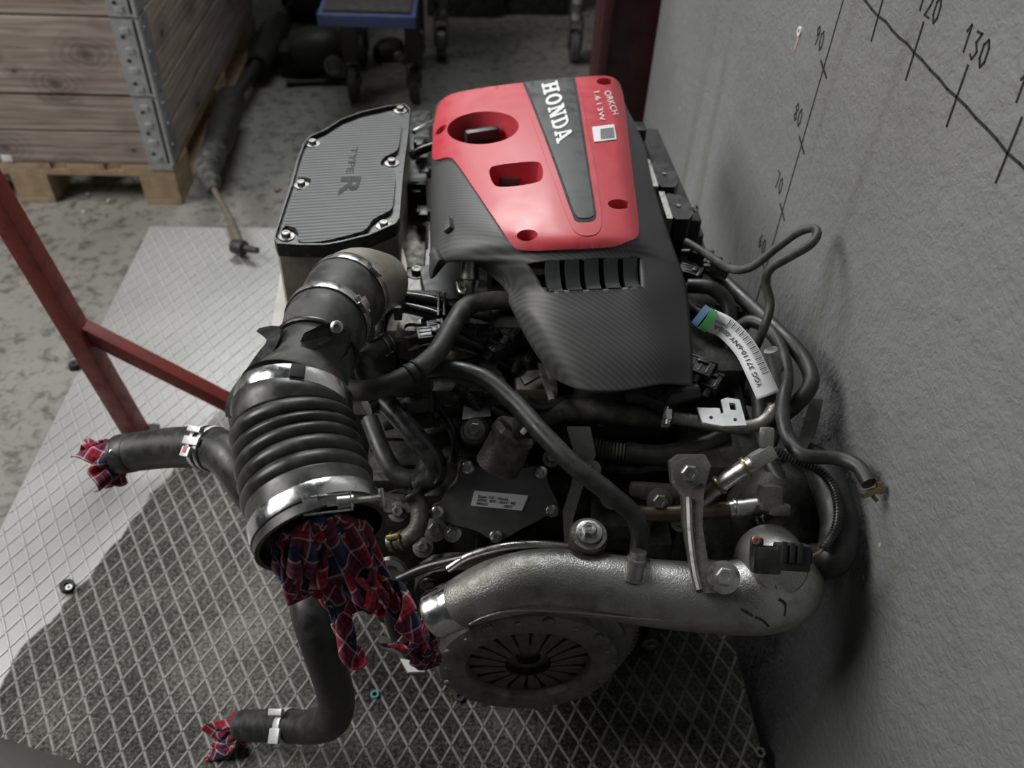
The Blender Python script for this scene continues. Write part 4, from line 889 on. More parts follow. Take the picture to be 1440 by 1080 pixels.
# injector, coil plug and connectors between duct and cover
p0, p1 = at(661, 378, z=.56), at(659, 412, z=.535); mb = MB(); mb.lathe(p0, p1 - p0, [(-.02, .010), (0, .0105), (.008, .0115), (.012, .0115), (.014, .008), (.022, .0075), (.022, .006), (.04, .006)], 22); mb.build('fuel_injector', 'steel', ENG)
hose('fuel_pipe', [(645, 398, .55), (648, 410, .548), (655, 412, .548)], .004, 'steel', ENG, 10)
MB().prism([at(x, y, z=.47) for x, y in ((590, 375), (660, 360), (710, 400), (720, 440), (660, 420), (600, 420))], (0, 0, -.03)).build('intake_manifold', 'black_plastic', ENG)
for px, py2, z, sx_, sy__, rz in ((604, 474, .53, .03, .022, .2), (612, 462, .53, .02, .012, .2), (655, 466, .53, .03, .014, -.3), (660, 478, .52, .045, .01, -.25), (684, 470, .525, .025, .02, .2), (692, 490, .51, .05, .014, -.15), (706, 478, .515, .022, .018, .6), (722, 468, .525, .02, .03, -.6), (700, 492, .515, .018, .026, -.9), (715, 475, .52, .014, .02, -.9), (735, 495, .5, .03, .05, -.3), (590, 565, .47, .03, .02, .2), (660, 535, .47, .03, .02, .0), (655, 565, .46, .016, .03, .1), (586, 588, .45, .05, .025, .3)):
    plug(at(px, py2, z=z), sx_, sy__, rz, .018, random.choice(('black_plastic', 'black_plastic', 'grey_plastic')))
hose('ignition_lead', [(600, 475, .53), (622, 470, .53), (650, 476, .525), (690, 494, .51), (720, 500, .5)], .005, 'rubber', ENG)
hose('earth_lead', [(575, 492, .52), (590, 487, .53), (605, 483, .53)], .0014, 'copper', ENG, 8)
q = MB(); q.prism([at(x, y, z=.5) for x, y in ((674, 510), (690, 494), (705, 500), (697, 516), (706, 526), (680, 524))], (0, 0, -.004)); q.build('bracket_tab', 'beige_casting', ENG)
MB().bbox(at(690, 560, z=.43), (.16, .08, .1), .012).build('water_pump_housing', 'dirty_aluminium', ENG)
MB().bbox(at(752, 545, z=.47), (.05, .06, .05), .006).build('bracket_block', 'beige_casting', ENG)
q = MB(); q.prism([at(x, y, z=.51) for x, y in ((732, 530), (756, 520), (760, 528), (738, 540))], (0, 0, -.004)); q.prism([at(x, y, z=.515) for x, y in ((757, 510), (764, 512), (780, 560), (772, 562))], (0, 0, -.005)); q.build('steel_tab', 'dull_steel', ENG)
MB().prism([at(x, y, z=.47) for x, y in ((655, 545), (690, 548), (690, 585), (650, 590))], (0, 0, -.004), [[at(x, y, z=.47) for x, y in ((672, 562), (680, 563), (678, 573), (670, 572))]]).build('clip_bracket', 'black_plastic', ENG)
for x, y in ((659, 549), (683, 550)): MB().bbox(at(x, y, z=.474), (.006, .012, .006), .001).build('clip_prong', 'dull_steel', ENG)
# heater hoses under the bellows' right side
hose('heater_hose', [(515, 570, .48), (535, 562, .48), (560, 585, .475), (585, 615, .465), (610, 645, .45), (612, 668, .43), (590, 682, .41)], .0125, 'rubber_gloss', ENG, 18)
hose('heater_hose', [(520, 590, .42), (540, 640, .41), (560, 668, .40), (592, 672, .40), (605, 655, .40)], .011, 'rubber', ENG, 16)
hp = hose('heater_pipe', [(580, 695, .41), (590, 712, .40), (588, 740, .385), (572, 757, .37), (548, 764, .36)], .0105, 'dirty_aluminium', ENG, 18); hp['label'] = 'bare metal heater pipe'
c, a, r = on_path(hp, .9)
for k in (-.006, .006): ring('spring_clamp', c + a * k, a, r, .003, .002, 'yellow_zinc', hp, 24)
kq = CAM - c; kq = (kq - a * kq.dot(a)).normalized(); MB().bbox(c + kq * (r + .002) + a.cross(kq) * .006, (.016, .006, .003), .001, (a, a.cross(kq), kq)).build('clamp_ear', 'yellow_zinc', hp)
c, a, r = on_path(hp, .02); ring('pipe_collar', c, a, r, .006, .005, 'rubber', hp, 24)
mb = MB(); mb.lathe(at(548, 810, z=.34), (.1, -.6, .8), [(-.03, .022), (0, .022), (.004, .018), (.004, .012), (-.002, .011), (-.002, .0001)], 28); mb.build('outlet_boss', 'dull_steel', ENG)
hexbolt(at(612, 745, z=.36), (0, -.6, .8), .008, 'dull_steel', ENG); hexbolt(at(636, 750, z=.36), (0, -.6, .8), .006, 'steel', ENG)
hose('drain_hose', [(540, 820, .3), (548, 850, .27), (556, 880, .24), (565, 905, .21)], .011, 'rubber', ENG)
q = MB(); q.prism([at(x, y, z=.17) for x, y in ((530, 890), (552, 900), (590, 920), (600, 945), (572, 946), (560, 920), (536, 910))], (0, 0, -.006)); q.build('lower_bracket', 'dull_steel', ENG)
MB().prism([at(x, y, z=.176) for x, y in ((563, 926), (585, 930), (598, 944), (574, 945))], (0, 0, -.004)).build('foil_tag', 'paper', ENG, False)
mb = MB(); mb.cyl(at(590, 890, z=.2), at(590, 925, z=.17), .014, .012, 16); mb.build('drain_plug', 'dirty_aluminium', ENG)

for sp2, r_, m_ in (([(610, 470, .54), (640, 455, .53), (668, 462, .53), (700, 485, .52), (712, 470, .52)], .004, 'rubber'), ([(620, 485, .52), (650, 492, .515), (690, 505, .50), (730, 520, .49)], .0035, 'rubber_gloss'),
                   ([(585, 500, .5), (600, 515, .49), (640, 512, .49), (680, 505, .49)], .006, 'rubber'), ([(600, 560, .46), (625, 585, .45), (640, 620, .44), (636, 650, .42)], .005, 'rubber_gloss'),
                   ([(690, 575, .47), (720, 590, .46), (750, 600, .45), (790, 605, .44)], .005, 'rubber'), ([(735, 560, .49), (760, 572, .48), (800, 562, .48), (850, 560, .48), (900, 565, .48)], .006, 'rubber'),
                   ([(840, 650, .42), (880, 660, .42), (930, 655, .42), (980, 660, .42)], .007, 'rubber_gloss'), ([(540, 700, .36), (560, 690, .37), (585, 696, .37), (600, 720, .36)], .005, 'rubber')):
    hose('wiring_loom', sp2, r_, m_, ENG, 10)
hose('corrugated_loom', [(640, 545, .48), (662, 560, .475), (680, 590, .46), (700, 600, .45)], .006, 'rubber', ENG, 12, 8, .004)
for x, y, z, r_ in ((640, 600, .43, .006), (630, 560, .46, .006), (700, 540, .48, .006), (775, 645, .42, .006), (860, 700, .40, .008), (905, 690, .41, .006), (955, 735, .40, .006), (560, 720, .36, .007), (595, 770, .33, .007), (845, 590, .44, .005)): hexbolt(at(x, y, z=z), (0, -.5, .85), r_, 'dull_steel', ENG)
for x, y, z, sx_, sy__ in ((620, 610, .40, .06, .05), (650, 640, .38, .05, .05), (780, 680, .36, .03, .06), (870, 735, .36, .07, .05), (910, 760, .34, .05, .05), (1010, 760, .34, .05, .07), (570, 640, .36, .05, .08)):
    MB().bbox(at(x, y, z=z), (sx_, sy__, .05), .008).build('casting_boss', 'grimy_block', ENG)
# --- hoses across the front, right
hf = hose('coolant_hose', [(752, 592, .46), (790, 577, .47), (840, 578, .475), (900, 584, .475), (944, 586, .475)], .0135, 'rubber_dusty', ENG, 20)
clamp(hf, .96, hf, 'bright_steel', .01, .001, Vector((0, -.6, .8)))
hm = hose('metal_pipe', [(940, 586, .478), (985, 593, .478), (1040, 601, .478), (1072, 594, .482), (1090, 570, .495), (1096, 540, .515), (1084, 492, .555)], .008, 'cast_aluminium', ENG, 18)
q = MB(); q.prism([at(x, y, z=.492) for x, y in ((980, 573), (1012, 574), (1014, 582), (1018, 580), (1014, 562), (1022, 559), (1040, 562), (1050, 598), (1016, 599), (988, 594))], (0, 0, -.003), [[at(x, y, z=.492) for x, y in ((1025, 566), (1034, 567), (1036, 577), (1027, 576))], [at(x, y, z=.492) for x, y in oval(1000, 587, 3, 2.5, 0, 10)], [at(x, y, z=.492) for x, y in oval(1034, 590, 3, 2.5, 0, 10)]]); q.build('pipe_bracket', 'zinc_white', hm, False)
hose('corrugated_loom', [(778, 603, .44), (800, 615, .44), (840, 630, .44), (885, 637, .44)], .011, 'rubber_dusty', ENG, 18, 8, .004)
hose('wiring_loom', [(880, 636, .44), (930, 640, .44), (980, 630, .445), (1020, 612, .45)], .0125, 'rubber', ENG, 16)
MB().bbox(at(850, 655, z=.38), (.16, .04, .05), .008).build('thermostat_cover', 'grimy_block', ENG)
# right-hand loop above the wall side
hose('purge_hose', [(965, 340, .56), (990, 355, .565), (1025, 377, .585), (1055, 376, .60), (1090, 350, .62), (1120, 328, .635), (1142, 321, .645), (1149, 329, .648), (1138, 345, .645), (1105, 364, .64), (1083, 378, .63), (1077, 398, .61), (1083, 428, .59), (1075, 460, .57), (1062, 490, .53)], .0052, 'rubber_dusty', ENG, 14)
hose('wiring_loom', [(968, 402, .54), (1000, 405, .545), (1022, 425, .535), (1027, 460, .515), (1024, 500, .49)], .0095, 'rubber', ENG, 16)
hose('fuel_hose', [(975, 352, .52), (1010, 388, .52), (1055, 430, .525), (1100, 472, .53), (1130, 505, .53), (1140, 540, .525), (1115, 572, .505), (1090, 590, .48)], .0095, 'rubber', ENG, 16)
hose('fuel_hose', [(1035, 462, .52), (1055, 452, .53), (1078, 462, .535), (1098, 490, .535), (1106, 530, .53), (1100, 575, .52), (1108, 615, .51), (1130, 640, .51), (1175, 644, .51), (1205, 655, .515), (1222, 680, .515)], .0078, 'rubber', ENG, 16)
ec = at(1226, 692, z=.51); mb = MB(); mb.bbox(ec, (.022, .006, .008), .001, ((RT + UP * .35).normalized(), (UP - RT * .35).normalized(), -FW)); mb.bbox(ec + UP * .004 + RT * .008, (.006, .012, .006), .001, (RT, UP, -FW)); mb.build('plastic_clip', 'yellow_zinc', ENG)
hose('pig_tail', [(1224, 688, .51), (1228, 698, .508), (1234, 705, .506)], .002, 'matte_black', ENG, 8)
hose('corrugated_loom', [(1085, 632, .48), (1115, 645, .48), (1150, 660, .48), (1172, 685, .475), (1179, 715, .47), (1175, 745, .46), (1158, 772, .45)], .0055, 'rubber_gloss', ENG, 14, 8, .0035)
hose('pig_tail', [(1160, 770, .45), (1152, 777, .45), (1140, 783, .448)], .0018, 'yellow_zinc', ENG, 8)
mb = MB(); mb.prism([at(x, y, z=.49) for x, y in ((1140, 560), (1158, 562), (1150, 600), (1134, 632), (1122, 622))], (0, 0, -.01)); mb.build('wall_side_bracket', 'dark_iron', ENG)
for (x, y, z, a_, b_) in ((985, 360, .545, .03, .016), (1000, 372, .545, .02, .02), (1012, 378, .56, .024, .012), (970, 385, .54, .03, .02), (1040, 440, .5, .04, .03), (985, 520, .5, .03, .03), (1000, 540, .49, .02, .03), (905, 555, .5, .06, .02), (1055, 545, .46, .03, .05)):
    plug(at(x, y, z=z), a_, b_, -.53, .016)
for sp2 in ([(960, 430, .5), (990, 470, .49), (1000, 520, .48)], [(1010, 490, .48), (1030, 540, .47), (1040, 590, .46)], [(1050, 500, .5), (1065, 550, .49), (1070, 590, .48)], [(880, 555, .5), (930, 560, .5), (980, 550, .5)], [(1090, 600, .47), (1080, 640, .46), (1100, 680, .45)]):
    hose('wiring_loom', sp2, .009, 'rubber', ENG)
MB().bbox((.3, .8, .3), (.1, .3, .3), .02).build('exhaust_side', 'grimy_block', ENG)
# white part-number tag wrapped on a loom
C = curve([P4(998, 450, .905, 0), P4(1022, 462, .905, 0), P4(1048, 490, .895, 0), P4(1066, 525, .885, 0), P4(1080, 556, .88, 0)], 8)
Pt = [Vector(c[:3]) for c in C]; k_ = len(Pt); V = []; mid = []
for i, p in enumerate(Pt):
    t = (Pt[min(i + 1, k_ - 1)] - Pt[max(i - 1, 0)]).normalized(); s = t.cross(-FW).normalized(); wv = .012
    for j in range(7):
        a_ = (j / 6 - .5) * 2; V.append(p + s * wv * a_ - FW * (.005 * (1 - a_ * a_)))
    mid.append((p, s))
Ft = [(i * 7 + j, i * 7 + j + 1, (i + 1) * 7 + j + 1, (i + 1) * 7 + j) for i in range(k_ - 1) for j in range(6)]
tagp = obj('part_tag', V, Ft, 'paper', ENG); tagp['label'] = 'white printed tag with barcode on a loom'
sm = tagp.modifiers.new('thickness', 'SOLIDIFY'); sm.thickness = .0008; sm.offset = -1
hose('tagged_loom', [(978, 436, .52), (998, 450, .52), (1022, 463, .517), (1048, 492, .515), (1066, 527, .512), (1082, 560, .51)], .0075, 'rubber', ENG)
def ontag(s, t, off=.0012):
    i = min(max(s, 0), .999) * (k_ - 1); a_ = int(i); p = mid[a_][0].lerp(mid[a_ + 1][0], i - a_); sd = mid[a_][1].lerp(mid[a_ + 1][1], i - a_); v = (t - .5) * 2
    return p + sd * .012 * v - FW * (.005 * (1 - v * v) + off)
lettering('tag_text', 'YGG 37110-6NY-0010-A', lambda a, t: ontag(.88 - a * .8, .62 + t * .2), 'ink', tagp, .01)
lettering('tag_text', '000000', lambda a, t: ontag(.24 - a * .18, .42 + t * .12), 'ink', tagp)
for i in range(34):
    s0 = .22 + i * .0165; wv = .004 if i % 3 else .008
    obj('barcode_bar', [ontag(s0, .1), ontag(s0 + wv, .1), ontag(s0 + wv, .42), ontag(s0, .42)], [(0, 1, 2, 3)], 'ink', tagp, False)
c_t = mid[0]
tube('green_band', [P4(990, 447, .905, .0125), P4(1000, 453, .905, .0125)], 'green_tape', tagp, 24); tube('blue_band', [P4(982, 441, .907, .012), P4(990, 447, .906, .0122)], 'blue_tape', tagp, 24)

# ------------------------------------------------------------------ rags stuffed in the openings
def rag(name, mouth, out, R, size, seed, label, gather=.35, spread=1.0, reach=.06, sag=.0, N=44, checks=9., steps=260, flip=False, ymax=9.):
    """a square cloth pushed into a pipe: mass-spring sheet relaxed until its folds hold"""
    rs = np.random.RandomState(seed); mouth = np.array(mouth); a = np.array(Vector(out).normalized())
    u = np.array(Vector(a).orthogonal().normalized()); v = np.cross(a, u)
    gx, gy = np.meshgrid(np.linspace(-1, 1, N), np.linspace(-1, 1, N), indexing='ij')
    ox, oy = rs.uniform(-.25, .25, 2); X, Y = gx - ox, gy - oy
    rr = np.sqrt(X * X + Y * Y); th = np.arctan2(Y, X)
    q_ = np.clip(rr / gather, 0, 1)
    rad = R * (.93 * q_ + spread * np.clip(rr - gather, 0, 2) * .9)
    axl = reach * (np.clip(rr - gather, 0, 2) * 1.0) + R * .25 * (1 - q_ ** 2) - .004
    wob = .5 * R * np.sin(th * 5 + rs.rand() * 6 + 3 * rr) * np.clip(rr - gather * .5, 0, 1)
    P = mouth + (rad * np.cos(th))[..., None] * u + (rad * np.sin(th))[..., None] * v + (axl + wob * .5)[..., None] * a
    P += rs.normal(0, size * .012, P.shape)
    damp = (.2 + .8 * np.clip((rr - gather) / .3, 0, 1))[..., None]
    for _ in range(2):
        k = rs.normal(0, size * .05, (7, 7, 3)); ii = np.linspace(0, 6, N)
        i0 = np.clip(ii.astype(int), 0, 5); f = ii - i0
        kk = k[i0] * (1 - f)[:, None, None] + k[i0 + 1] * f[:, None, None]
        kk = kk[:, i0] * (1 - f)[None, :, None] + kk[:, i0 + 1] * f[None, :, None]; P += kk * damp
    h = size / (N - 1); V0 = np.zeros_like(P); hold = rr < gather * .9; P0 = P.copy()
    def con(A, B, L, w_):
        d = B - A; l = np.linalg.norm(d, axis=-1, keepdims=True) + 1e-9; c = d * ((l - L) / l) * .5 * w_; A += c; B -= c
    for s in range(steps):
        V0 *= .86; V0[..., 2] -= 1.2e-5 * (1 + sag); P = P + V0; old = P - V0
        for L, w_, st in ((h, .9, 1),):
            for o in (0, 1):
                n2 = (N - o) // 2; con(P[o:o + 2 * n2:2], P[o + 1:o + 2 * n2:2], L, w_); con(P[:, o:o + 2 * n2:2], P[:, o + 1:o + 2 * n2:2], L, w_)
            for o in (0, 1):
                n2 = (N - o) // 2
                con(P[o:o + 2 * n2:2, :-1], P[o + 1:o + 2 * n2:2, 1:], L * 1.414, .3); con(P[o:o + 2 * n2:2, 1:], P[o + 1:o + 2 * n2:2, :-1], L * 1.414, .3)
            for o in range(4):
                A = P[o:-2:4]; con(A, P[o + 2::4][:len(A)], 2 * L, .22); A = P[:, o:-2:4]; con(A, P[:, o + 2::4][:, :A.shape[1]], 2 * L, .22)
        d = P - mouth; al = d @ a; pr = d - al[..., None] * a; pl = np.linalg.norm(pr, axis=-1) + 1e-9
        P[hold] = P[hold] * .7 + P0[hold] * .3; d = P - mouth; al = np.maximum(d @ a, -.016); pr = d - (d @ a)[..., None] * a; pl = np.linalg.norm(pr, axis=-1) + 1e-9
        lim = np.where(al < .004, R, 1e9); sc = np.minimum(1, lim / pl); P = mouth + al[..., None] * a + pr * sc[..., None]
        P[..., 1] = np.minimum(P[..., 1], ymax); V0 = np.clip(P - old, -h * .5, h * .5)
        P[..., 2] = np.maximum(P[..., 2], .004)
    if flip:
        e_ = np.cross(a, (0, 0, 1.)); e_ /= np.linalg.norm(e_); d = P - mouth; P = P - 2 * (d @ e_)[..., None] * e_
    Vv = [Vector(p) for p in P.reshape(-1, 3)]
    Fc = [(i * N + j, (i + 1) * N + j, (i + 1) * N + j + 1, i * N + j + 1) for i in range(N - 1) for j in range(N - 1)]
    uv = [((i / (N - 1)) * checks, (j / (N - 1)) * checks) for i in range(N) for j in range(N)]
    o = obj(name, Vv, Fc, 'plaid_cloth', None, True, uv, 3.2)
    sb = o.modifiers.new('smooth', 'SUBSURF'); sb.levels = 1; sb.render_levels = 1
    sd = o.modifiers.new('thickness', 'SOLIDIFY'); sd.thickness = .0011
    tag(o, label, 'rag', 'plaid rags plugging the pipe openings'); return o
Pb_, Rb_ = PATH[bel.name]; a_out = (Pb_[-1] - Pb_[-6]).normalized()
rag('plaid_rag', Pb_[-1] + a_out * .001, a_out, .0495, .25, 5, 'big red and navy plaid rag spilling from the ribbed bellows hose', .56, .3, .05, 3.2, 58, 6.4, flip=True)
Pl_, _ = PATH[lh.name]; rag('plaid_rag', Pl_[0], Pl_[0] - Pl_[1], .0192, .17, 8, 'small plaid rag plugging the hose with the bright double spring clamp', .4, 1.3, .07, .0, 40, 4.5)
Pl_, _ = PATH[ll_.name]; rag('plaid_rag', Pl_[-1], Pl_[-1] - Pl_[-2], .0148, .115, 11, 'small plaid rag in the bent hose lying low over the tread plate', .42, .9, .05, .0, 34, 3.2)
rag('plaid_rag', P0 - A0 * .0335, -A0, .0205, .15, 14, 'plaid rag stuffed into the shiny end of the silver cast pipe', .42, .7, .04, .3, 36, 4., ymax=.522)

# ------------------------------------------------------------------ red steel frame
def beam(mb, a, b, wd, hint=Vector((0, 1, 0))):
    a, b = Vector(a), Vector(b); d = (b - a).normalized(); u = (hint - d * hint.dot(d)).normalized(); mb.bbox((a + b) / 2, ((b - a).length, wd, wd), .0025, (d, u, d.cross(u))); return mb
f0 = at(196, 616, z=.0); fr = thing('steel_stand', f0, 'red painted square tube stand with a diagonal brace, beside the car engine', 'stand')
hint = Vector((.12, .99, 0))
f1 = at(-30, 236, y=f0.y + .01); f2 = f1 + (f1 - f0) * .8
beam(MB(), f0 + Vector((0, 0, .0072)), f2, .034, hint).build('post', 'red_paint', fr)
b0 = at(108, 458, y=f0.y + .01); b1 = at(345, 578, y=f0.y + .01); b2 = b1 + (b1 - b0) * .2
beam(MB(), b0, b2, .026, hint).build('brace', 'red_paint', fr)
MB().bbox(f0 + Vector((0, 0, .0045)), (.06, .06, .006), .001).build('foot_plate', 'dark_iron', fr)
MB().bbox(Vector((b2.x, b2.y, .0045)), (.05, .05, .006), .001).build('foot_plate', 'dark_iron', fr)
MB().lathe(b0, (b1 - b0).normalized(), [(-.006, .0165), (.004, .017), (.008, .0155), (.008, .012)], 16).build('weld', 'red_paint', fr)
g0 = at(-60, 1058, z=.05); g1 = at(130, 1120, z=.05)
rl = thing('steel_rail', Vector(((g0.x + g1.x) / 2, (g0.y + g1.y) / 2, 0)), 'dark rusty square tube rail lying across the tread plate corner', 'rail')
beam(MB(), g0 + (g0 - g1) * .3, g1 + (g1 - g0) * .3, .05, Vector((0, 0, 1))).build('rail_tube', 'dark_iron', rl)
for t in (.2, .8):
    p = g0.lerp(g1, t); MB().bbox(Vector((p.x, p.y, .0135)), (.05, .05, .026), .003).build('rail_foot', 'matte_black', rl)

# ------------------------------------------------------------------ pallet with collars
K = at(257, 288, z=ZF); kx, ky = K.x, K.y
pal = thing('wooden_pallet', (kx - .4, ky + .6, ZF), 'pale wooden pallet carrying the weathered collar box', 'pallet')
PW, PL = .8, 1.2
for bx_ in (kx - .05, kx - PW / 2, kx - PW + .05):
    for by_ in (ky + .07, ky + PL / 2, ky + PL - .07): MB().bbox((bx_, by_, ZF + .053), (.1, .14, .07), .002).build('block', 'pallet_wood', pal, False)
    MB().bbox((bx_, ky + PL / 2, ZF + .009), (.1, PL, .018), .002).build('bottom_board', 'pallet_wood', pal, False)
for by_ in (ky + .07, ky + PL / 2, ky + PL - .07): MB().bbox((kx - PW / 2, by_, ZF + .097), (PW, .14, .018), .002).build('stringer_board', 'pallet_wood', pal, False)
for i, (o_, w_) in enumerate(((.07, .14), (.235, .1), (.4, .14), (.565, .1), (.73, .14))): MB().bbox((kx - .002 - o_, ky + PL / 2, ZF + .115), (w_, PL, .018), .002).build('deck_board', 'pallet_wood', pal, False)
zc = ZF + .125; CX1, CY0 = kx + .001, ky - .001
def collar(zb, splits, label, ext=0.):
    cr = thing('pallet_collar', (kx - .4, ky + .6, zb), label, 'pallet collar', 'collars stacked on the pallet')
    z = zb
    for hgt in splits:
        zz = z + hgt / 2; hh = hgt - .005
        MB().bbox((CX1 - .385, CY0 + .01, zz), (.77, .02, hh), .002).build('board', 'board_wood', cr, False)
        MB().bbox((CX1 - .01, CY0 + .6, zz), (.02, 1.16, hh), .002).build('board', 'board_wood_side', cr, False)
        MB().bbox((CX1 - .385, CY0 + 1.19, zz), (.77, .02, hh), .002).build('board', 'board_wood', cr, False)
        MB().bbox((CX1 - .76, CY0 + .6, zz), (.02, 1.16, hh), .002).build('board', 'board_wood_side', cr, False)
        z += hgt
    H_ = sum(splits)
    mb = MB(); mb.box((CX1 - .033, CY0 - .0015, zb + H_ / 2 - ext / 2), (.062, .003, H_ - .003 + ext)); mb.box((CX1 + .0015, CY0 + .034, zb + H_ / 2), (.003, .066, H_ - .006))
    for k in range(4):
        z2 = zb + .02 + k * H_ / 4; mb.bbox((CX1 - .036, CY0 - .004, z2), (.022, .006, .014), .002)
    hg = mb.build('corner_hinge', 'galvanised', cr)
    MB().cyl((CX1 + .002, CY0 - .003, zb + .002), (CX1 + .002, CY0 - .003, zb + H_ - .002), .007, n=14).build('hinge_pin', 'galvanised', hg)
    MB().cyl((CX1 - .008, CY0 - .004, zb + .01), (CX1 - .008, CY0 - .004, zb + H_ - .004), .0045, n=10).build('hinge_fold', 'dark_iron', hg)
    for k in range(3):
        z2 = zb + .035 + k * .06
        screwhead((CX1 - .044, CY0 - .003, z2), (0, -1, 0), .005, hg, 'rivet', 'dark_iron'); screwhead((CX1 + .003, CY0 + .03, z2 + .01), (1, 0, 0), .005, hg, 'rivet')
    return cr
collar(zc, [.095, .1], 'weathered wooden collar of two narrow boards, standing on the pallet deck', .015)
collar(zc + .197, [.2], 'weathered wooden collar of one wide knotty board, second above the pallet deck')
collar(zc + .399, [.2], 'weathered wooden collar stacked third above the pallet deck')
MB().bbox((at(10, 223, y=CY0).x, CY0 - .001, zc + .012), (.028, .001, .02), .0003).build('paper_scrap', 'paper', None)
tag(bpy.data.objects['paper_scrap'], 'white scrap of paper stuck on the lowest collar board', 'paper scrap')

# ------------------------------------------------------------------ drive shaft leaning on the scale's edge
ds0 = at(338, 346, z=.02)
ds = thing('drive_shaft', (ds0.x, ds0.y + .3, ZF), 'worn drive shaft with rubber boots lying beside the wooden pallet', 'drive shaft')
D = [(338, 346, .022, .011), (330, 325, .022, .011), (322, 305, .02, .009), (310, 283, .01, .0075), (300, 265, .0, .0075)]
hose('stub_shaft', D, .01, 'rust_shaft', ds, 16)
hose('boot', [(300, 268, .0, .011), (297, 255, -.01, .024), (290, 240, -.02, .032), (298, 222, -.03, .036), (303, 208, -.04, .034)], .03, 'rubber_dusty', ds, 24)
mb = MB(); p = at(338, 348, z=.025); mb.lathe(p, (.6, -.3, .1), [(-.02, .016), (0, .019), (.012, .017), (.016, .009), (.05, .007), (.05, .0001)], 20); mb.build('splined_end', 'dark_iron', ds)
hose('joint_housing', [(303, 212, -.04, .036), (310, 190, -.05, .042), (318, 165, -.06, .045), (325, 140, -.07, .045)], .04, 'dark_iron', ds, 24)
hose('shaft', [(325, 142, -.07, .02), (352, 105, -.08, .02), (372, 70, -.09, .02)], .02, 'dark_iron', ds, 16)
hose('inner_joint', [(362, 95, -.09, .04), (372, 75, -.1, .055), (384, 50, -.1, .055), (393, 32, -.1, .045)], .05, 'dark_iron', ds, 24)
MB().bbox(at(293, 213, z=-.01), (.03, .03, .02), .004).build('end_cap', 'rust_shaft', ds)

# ------------------------------------------------------------------ trolley and clutter at the back
t0 = at(515, 40, y=2.55)
tr = thing('hand_trolley', (t0.x, 2.85, ZF), 'flat hand trolley with a blue deck standing in the dark behind the engine', 'trolley')
zt = t0.z
xa, xb = at(447, 38, y=2.6).x, at(585, 40, y=2.6).x
MB().bbox(((xa + xb) / 2, 2.95, zt), (xb - xa, .7, .035), .004).build('deck', 'blue_deck', tr)
MB().bbox(((xa + xb) / 2, 2.95, zt + .02), (xb - xa - .03, .66, .012), .003).build('deck_mat', 'dark_iron', tr)
for xx in (xa + .05, xb - .03):
    for yy in (2.9, 3.2):
        mb = MB(); mb.lathe((xx - .015, yy, ZF + .062), (1, 0, 0), [(0, .02), (0, .055), (.006, .062), (.026, .062), (.032, .055), (.032, .02)], 30, True); wq = mb.build('wheel', 'rubber_dusty', tr)
        MB().lathe((xx - .018, yy, ZF + .062), (1, 0, 0), [(0, .0001), (0, .018), (.04, .018), (.04, .0001)], 16).build('hub', 'pale_plastic', wq)
        mb = MB(); mb.bbox((xx - .022, yy, ZF + .1), (.004, .04, .09), .001); mb.bbox((xx + .024, yy, ZF + .1), (.004, .04, .09), .001); mb.bbox((xx, yy, (ZF + .13 + zt) / 2), (.05, .05, max(.02, zt - ZF - .15)), .003); mb.build('caster_fork', 'dark_iron', tr)
for k, x in ((0, xa + .03), (1, xb - .03)): MB().cyl((x, 3.28, zt), (x, 3.28, zt + .75), .014, n=14).build('handle_post', 'grey_steel', tr)
MB().cyl((xa + .03, 3.28, zt + .75), (xb - .03, 3.28, zt + .75), .014, n=14).build('handle_bar', 'grey_steel', tr)
def swivel(name, px, pyb, label, m_, h=.5):
    b = at(px, pyb, z=ZF); o = thing(name, b, label, 'caster')
    mb = MB(); mb.lathe((b.x - .018, b.y, ZF + .06), (1, 0, 0), [(0, .015), (0, .052), (.006, .06), (.03, .06), (.036, .052), (.036, .015)], 30, True); mb.build('wheel', 'grey_steel', o)
    mb = MB(); mb.bbox((b.x - .024, b.y, ZF + .1), (.005, .045, .1), .001); mb.bbox((b.x + .024, b.y, ZF + .1), (.005, .045, .1), .001); mb.bbox((b.x, b.y, ZF + .155), (.055, .06, .012), .002); mb.build('fork', 'grey_steel', o)
    MB().cyl((b.x, b.y, ZF + .15), (b.x, b.y, ZF + .15 + h), .02, n=18).build('post', m_, o)
    mb = MB(); mb.lathe((b.x, b.y, ZF + .19), (0, 0, 1), [(0, .02), (0, .027), (.03, .027), (.03, .02)], 18, True); mb.build('collar', 'grey_steel', o); return o
swivel('caster_leg', 621, 82, 'grey caster wheel leg standing beside the blue trolley', 'pale_steel')
swivel('caster_leg', 806, 86, 'pale grey caster wheel leg standing by the dark red door', 'pale_steel')
# gearbox-like castings on the floor under and before the trolley
def casting(px, pyb, s, seed, label, name='scrap_casting'):
    rs = random.Random(seed); b = at(px, pyb, z=ZF); o = thing(name, b, label, 'engine part')
    mb = MB(); mb.lathe((b.x, b.y, ZF + .09 * s), (rs.uniform(.6, 1), rs.uniform(-.6, .2), .1), [(-.1 * s, .03 * s), (-.09 * s, .07 * s), (-.02 * s, .085 * s), (.05 * s, .075 * s), (.09 * s, .05 * s), (.1 * s, .02 * s), (.1 * s, .0001)], 28); mb.build('housing', 'dark_iron', o)
    mb = MB(); mb.bbox((b.x - .07 * s, b.y + .02, ZF + .05 * s), (.14 * s, .12 * s, .1 * s), .015); mb.build('side_case', 'dark_iron', o)
    mb = MB(); mb.lathe((b.x + .06 * s, b.y - .08 * s, ZF + .07 * s), (.2, -1, .2), [(-.03, .02 * s), (0, .034 * s), (.012, .034 * s), (.014, .024 * s), (.006, .02 * s), (.006, .0001)], 24); mb.build('output_flange', 'dull_steel', o)
    return o
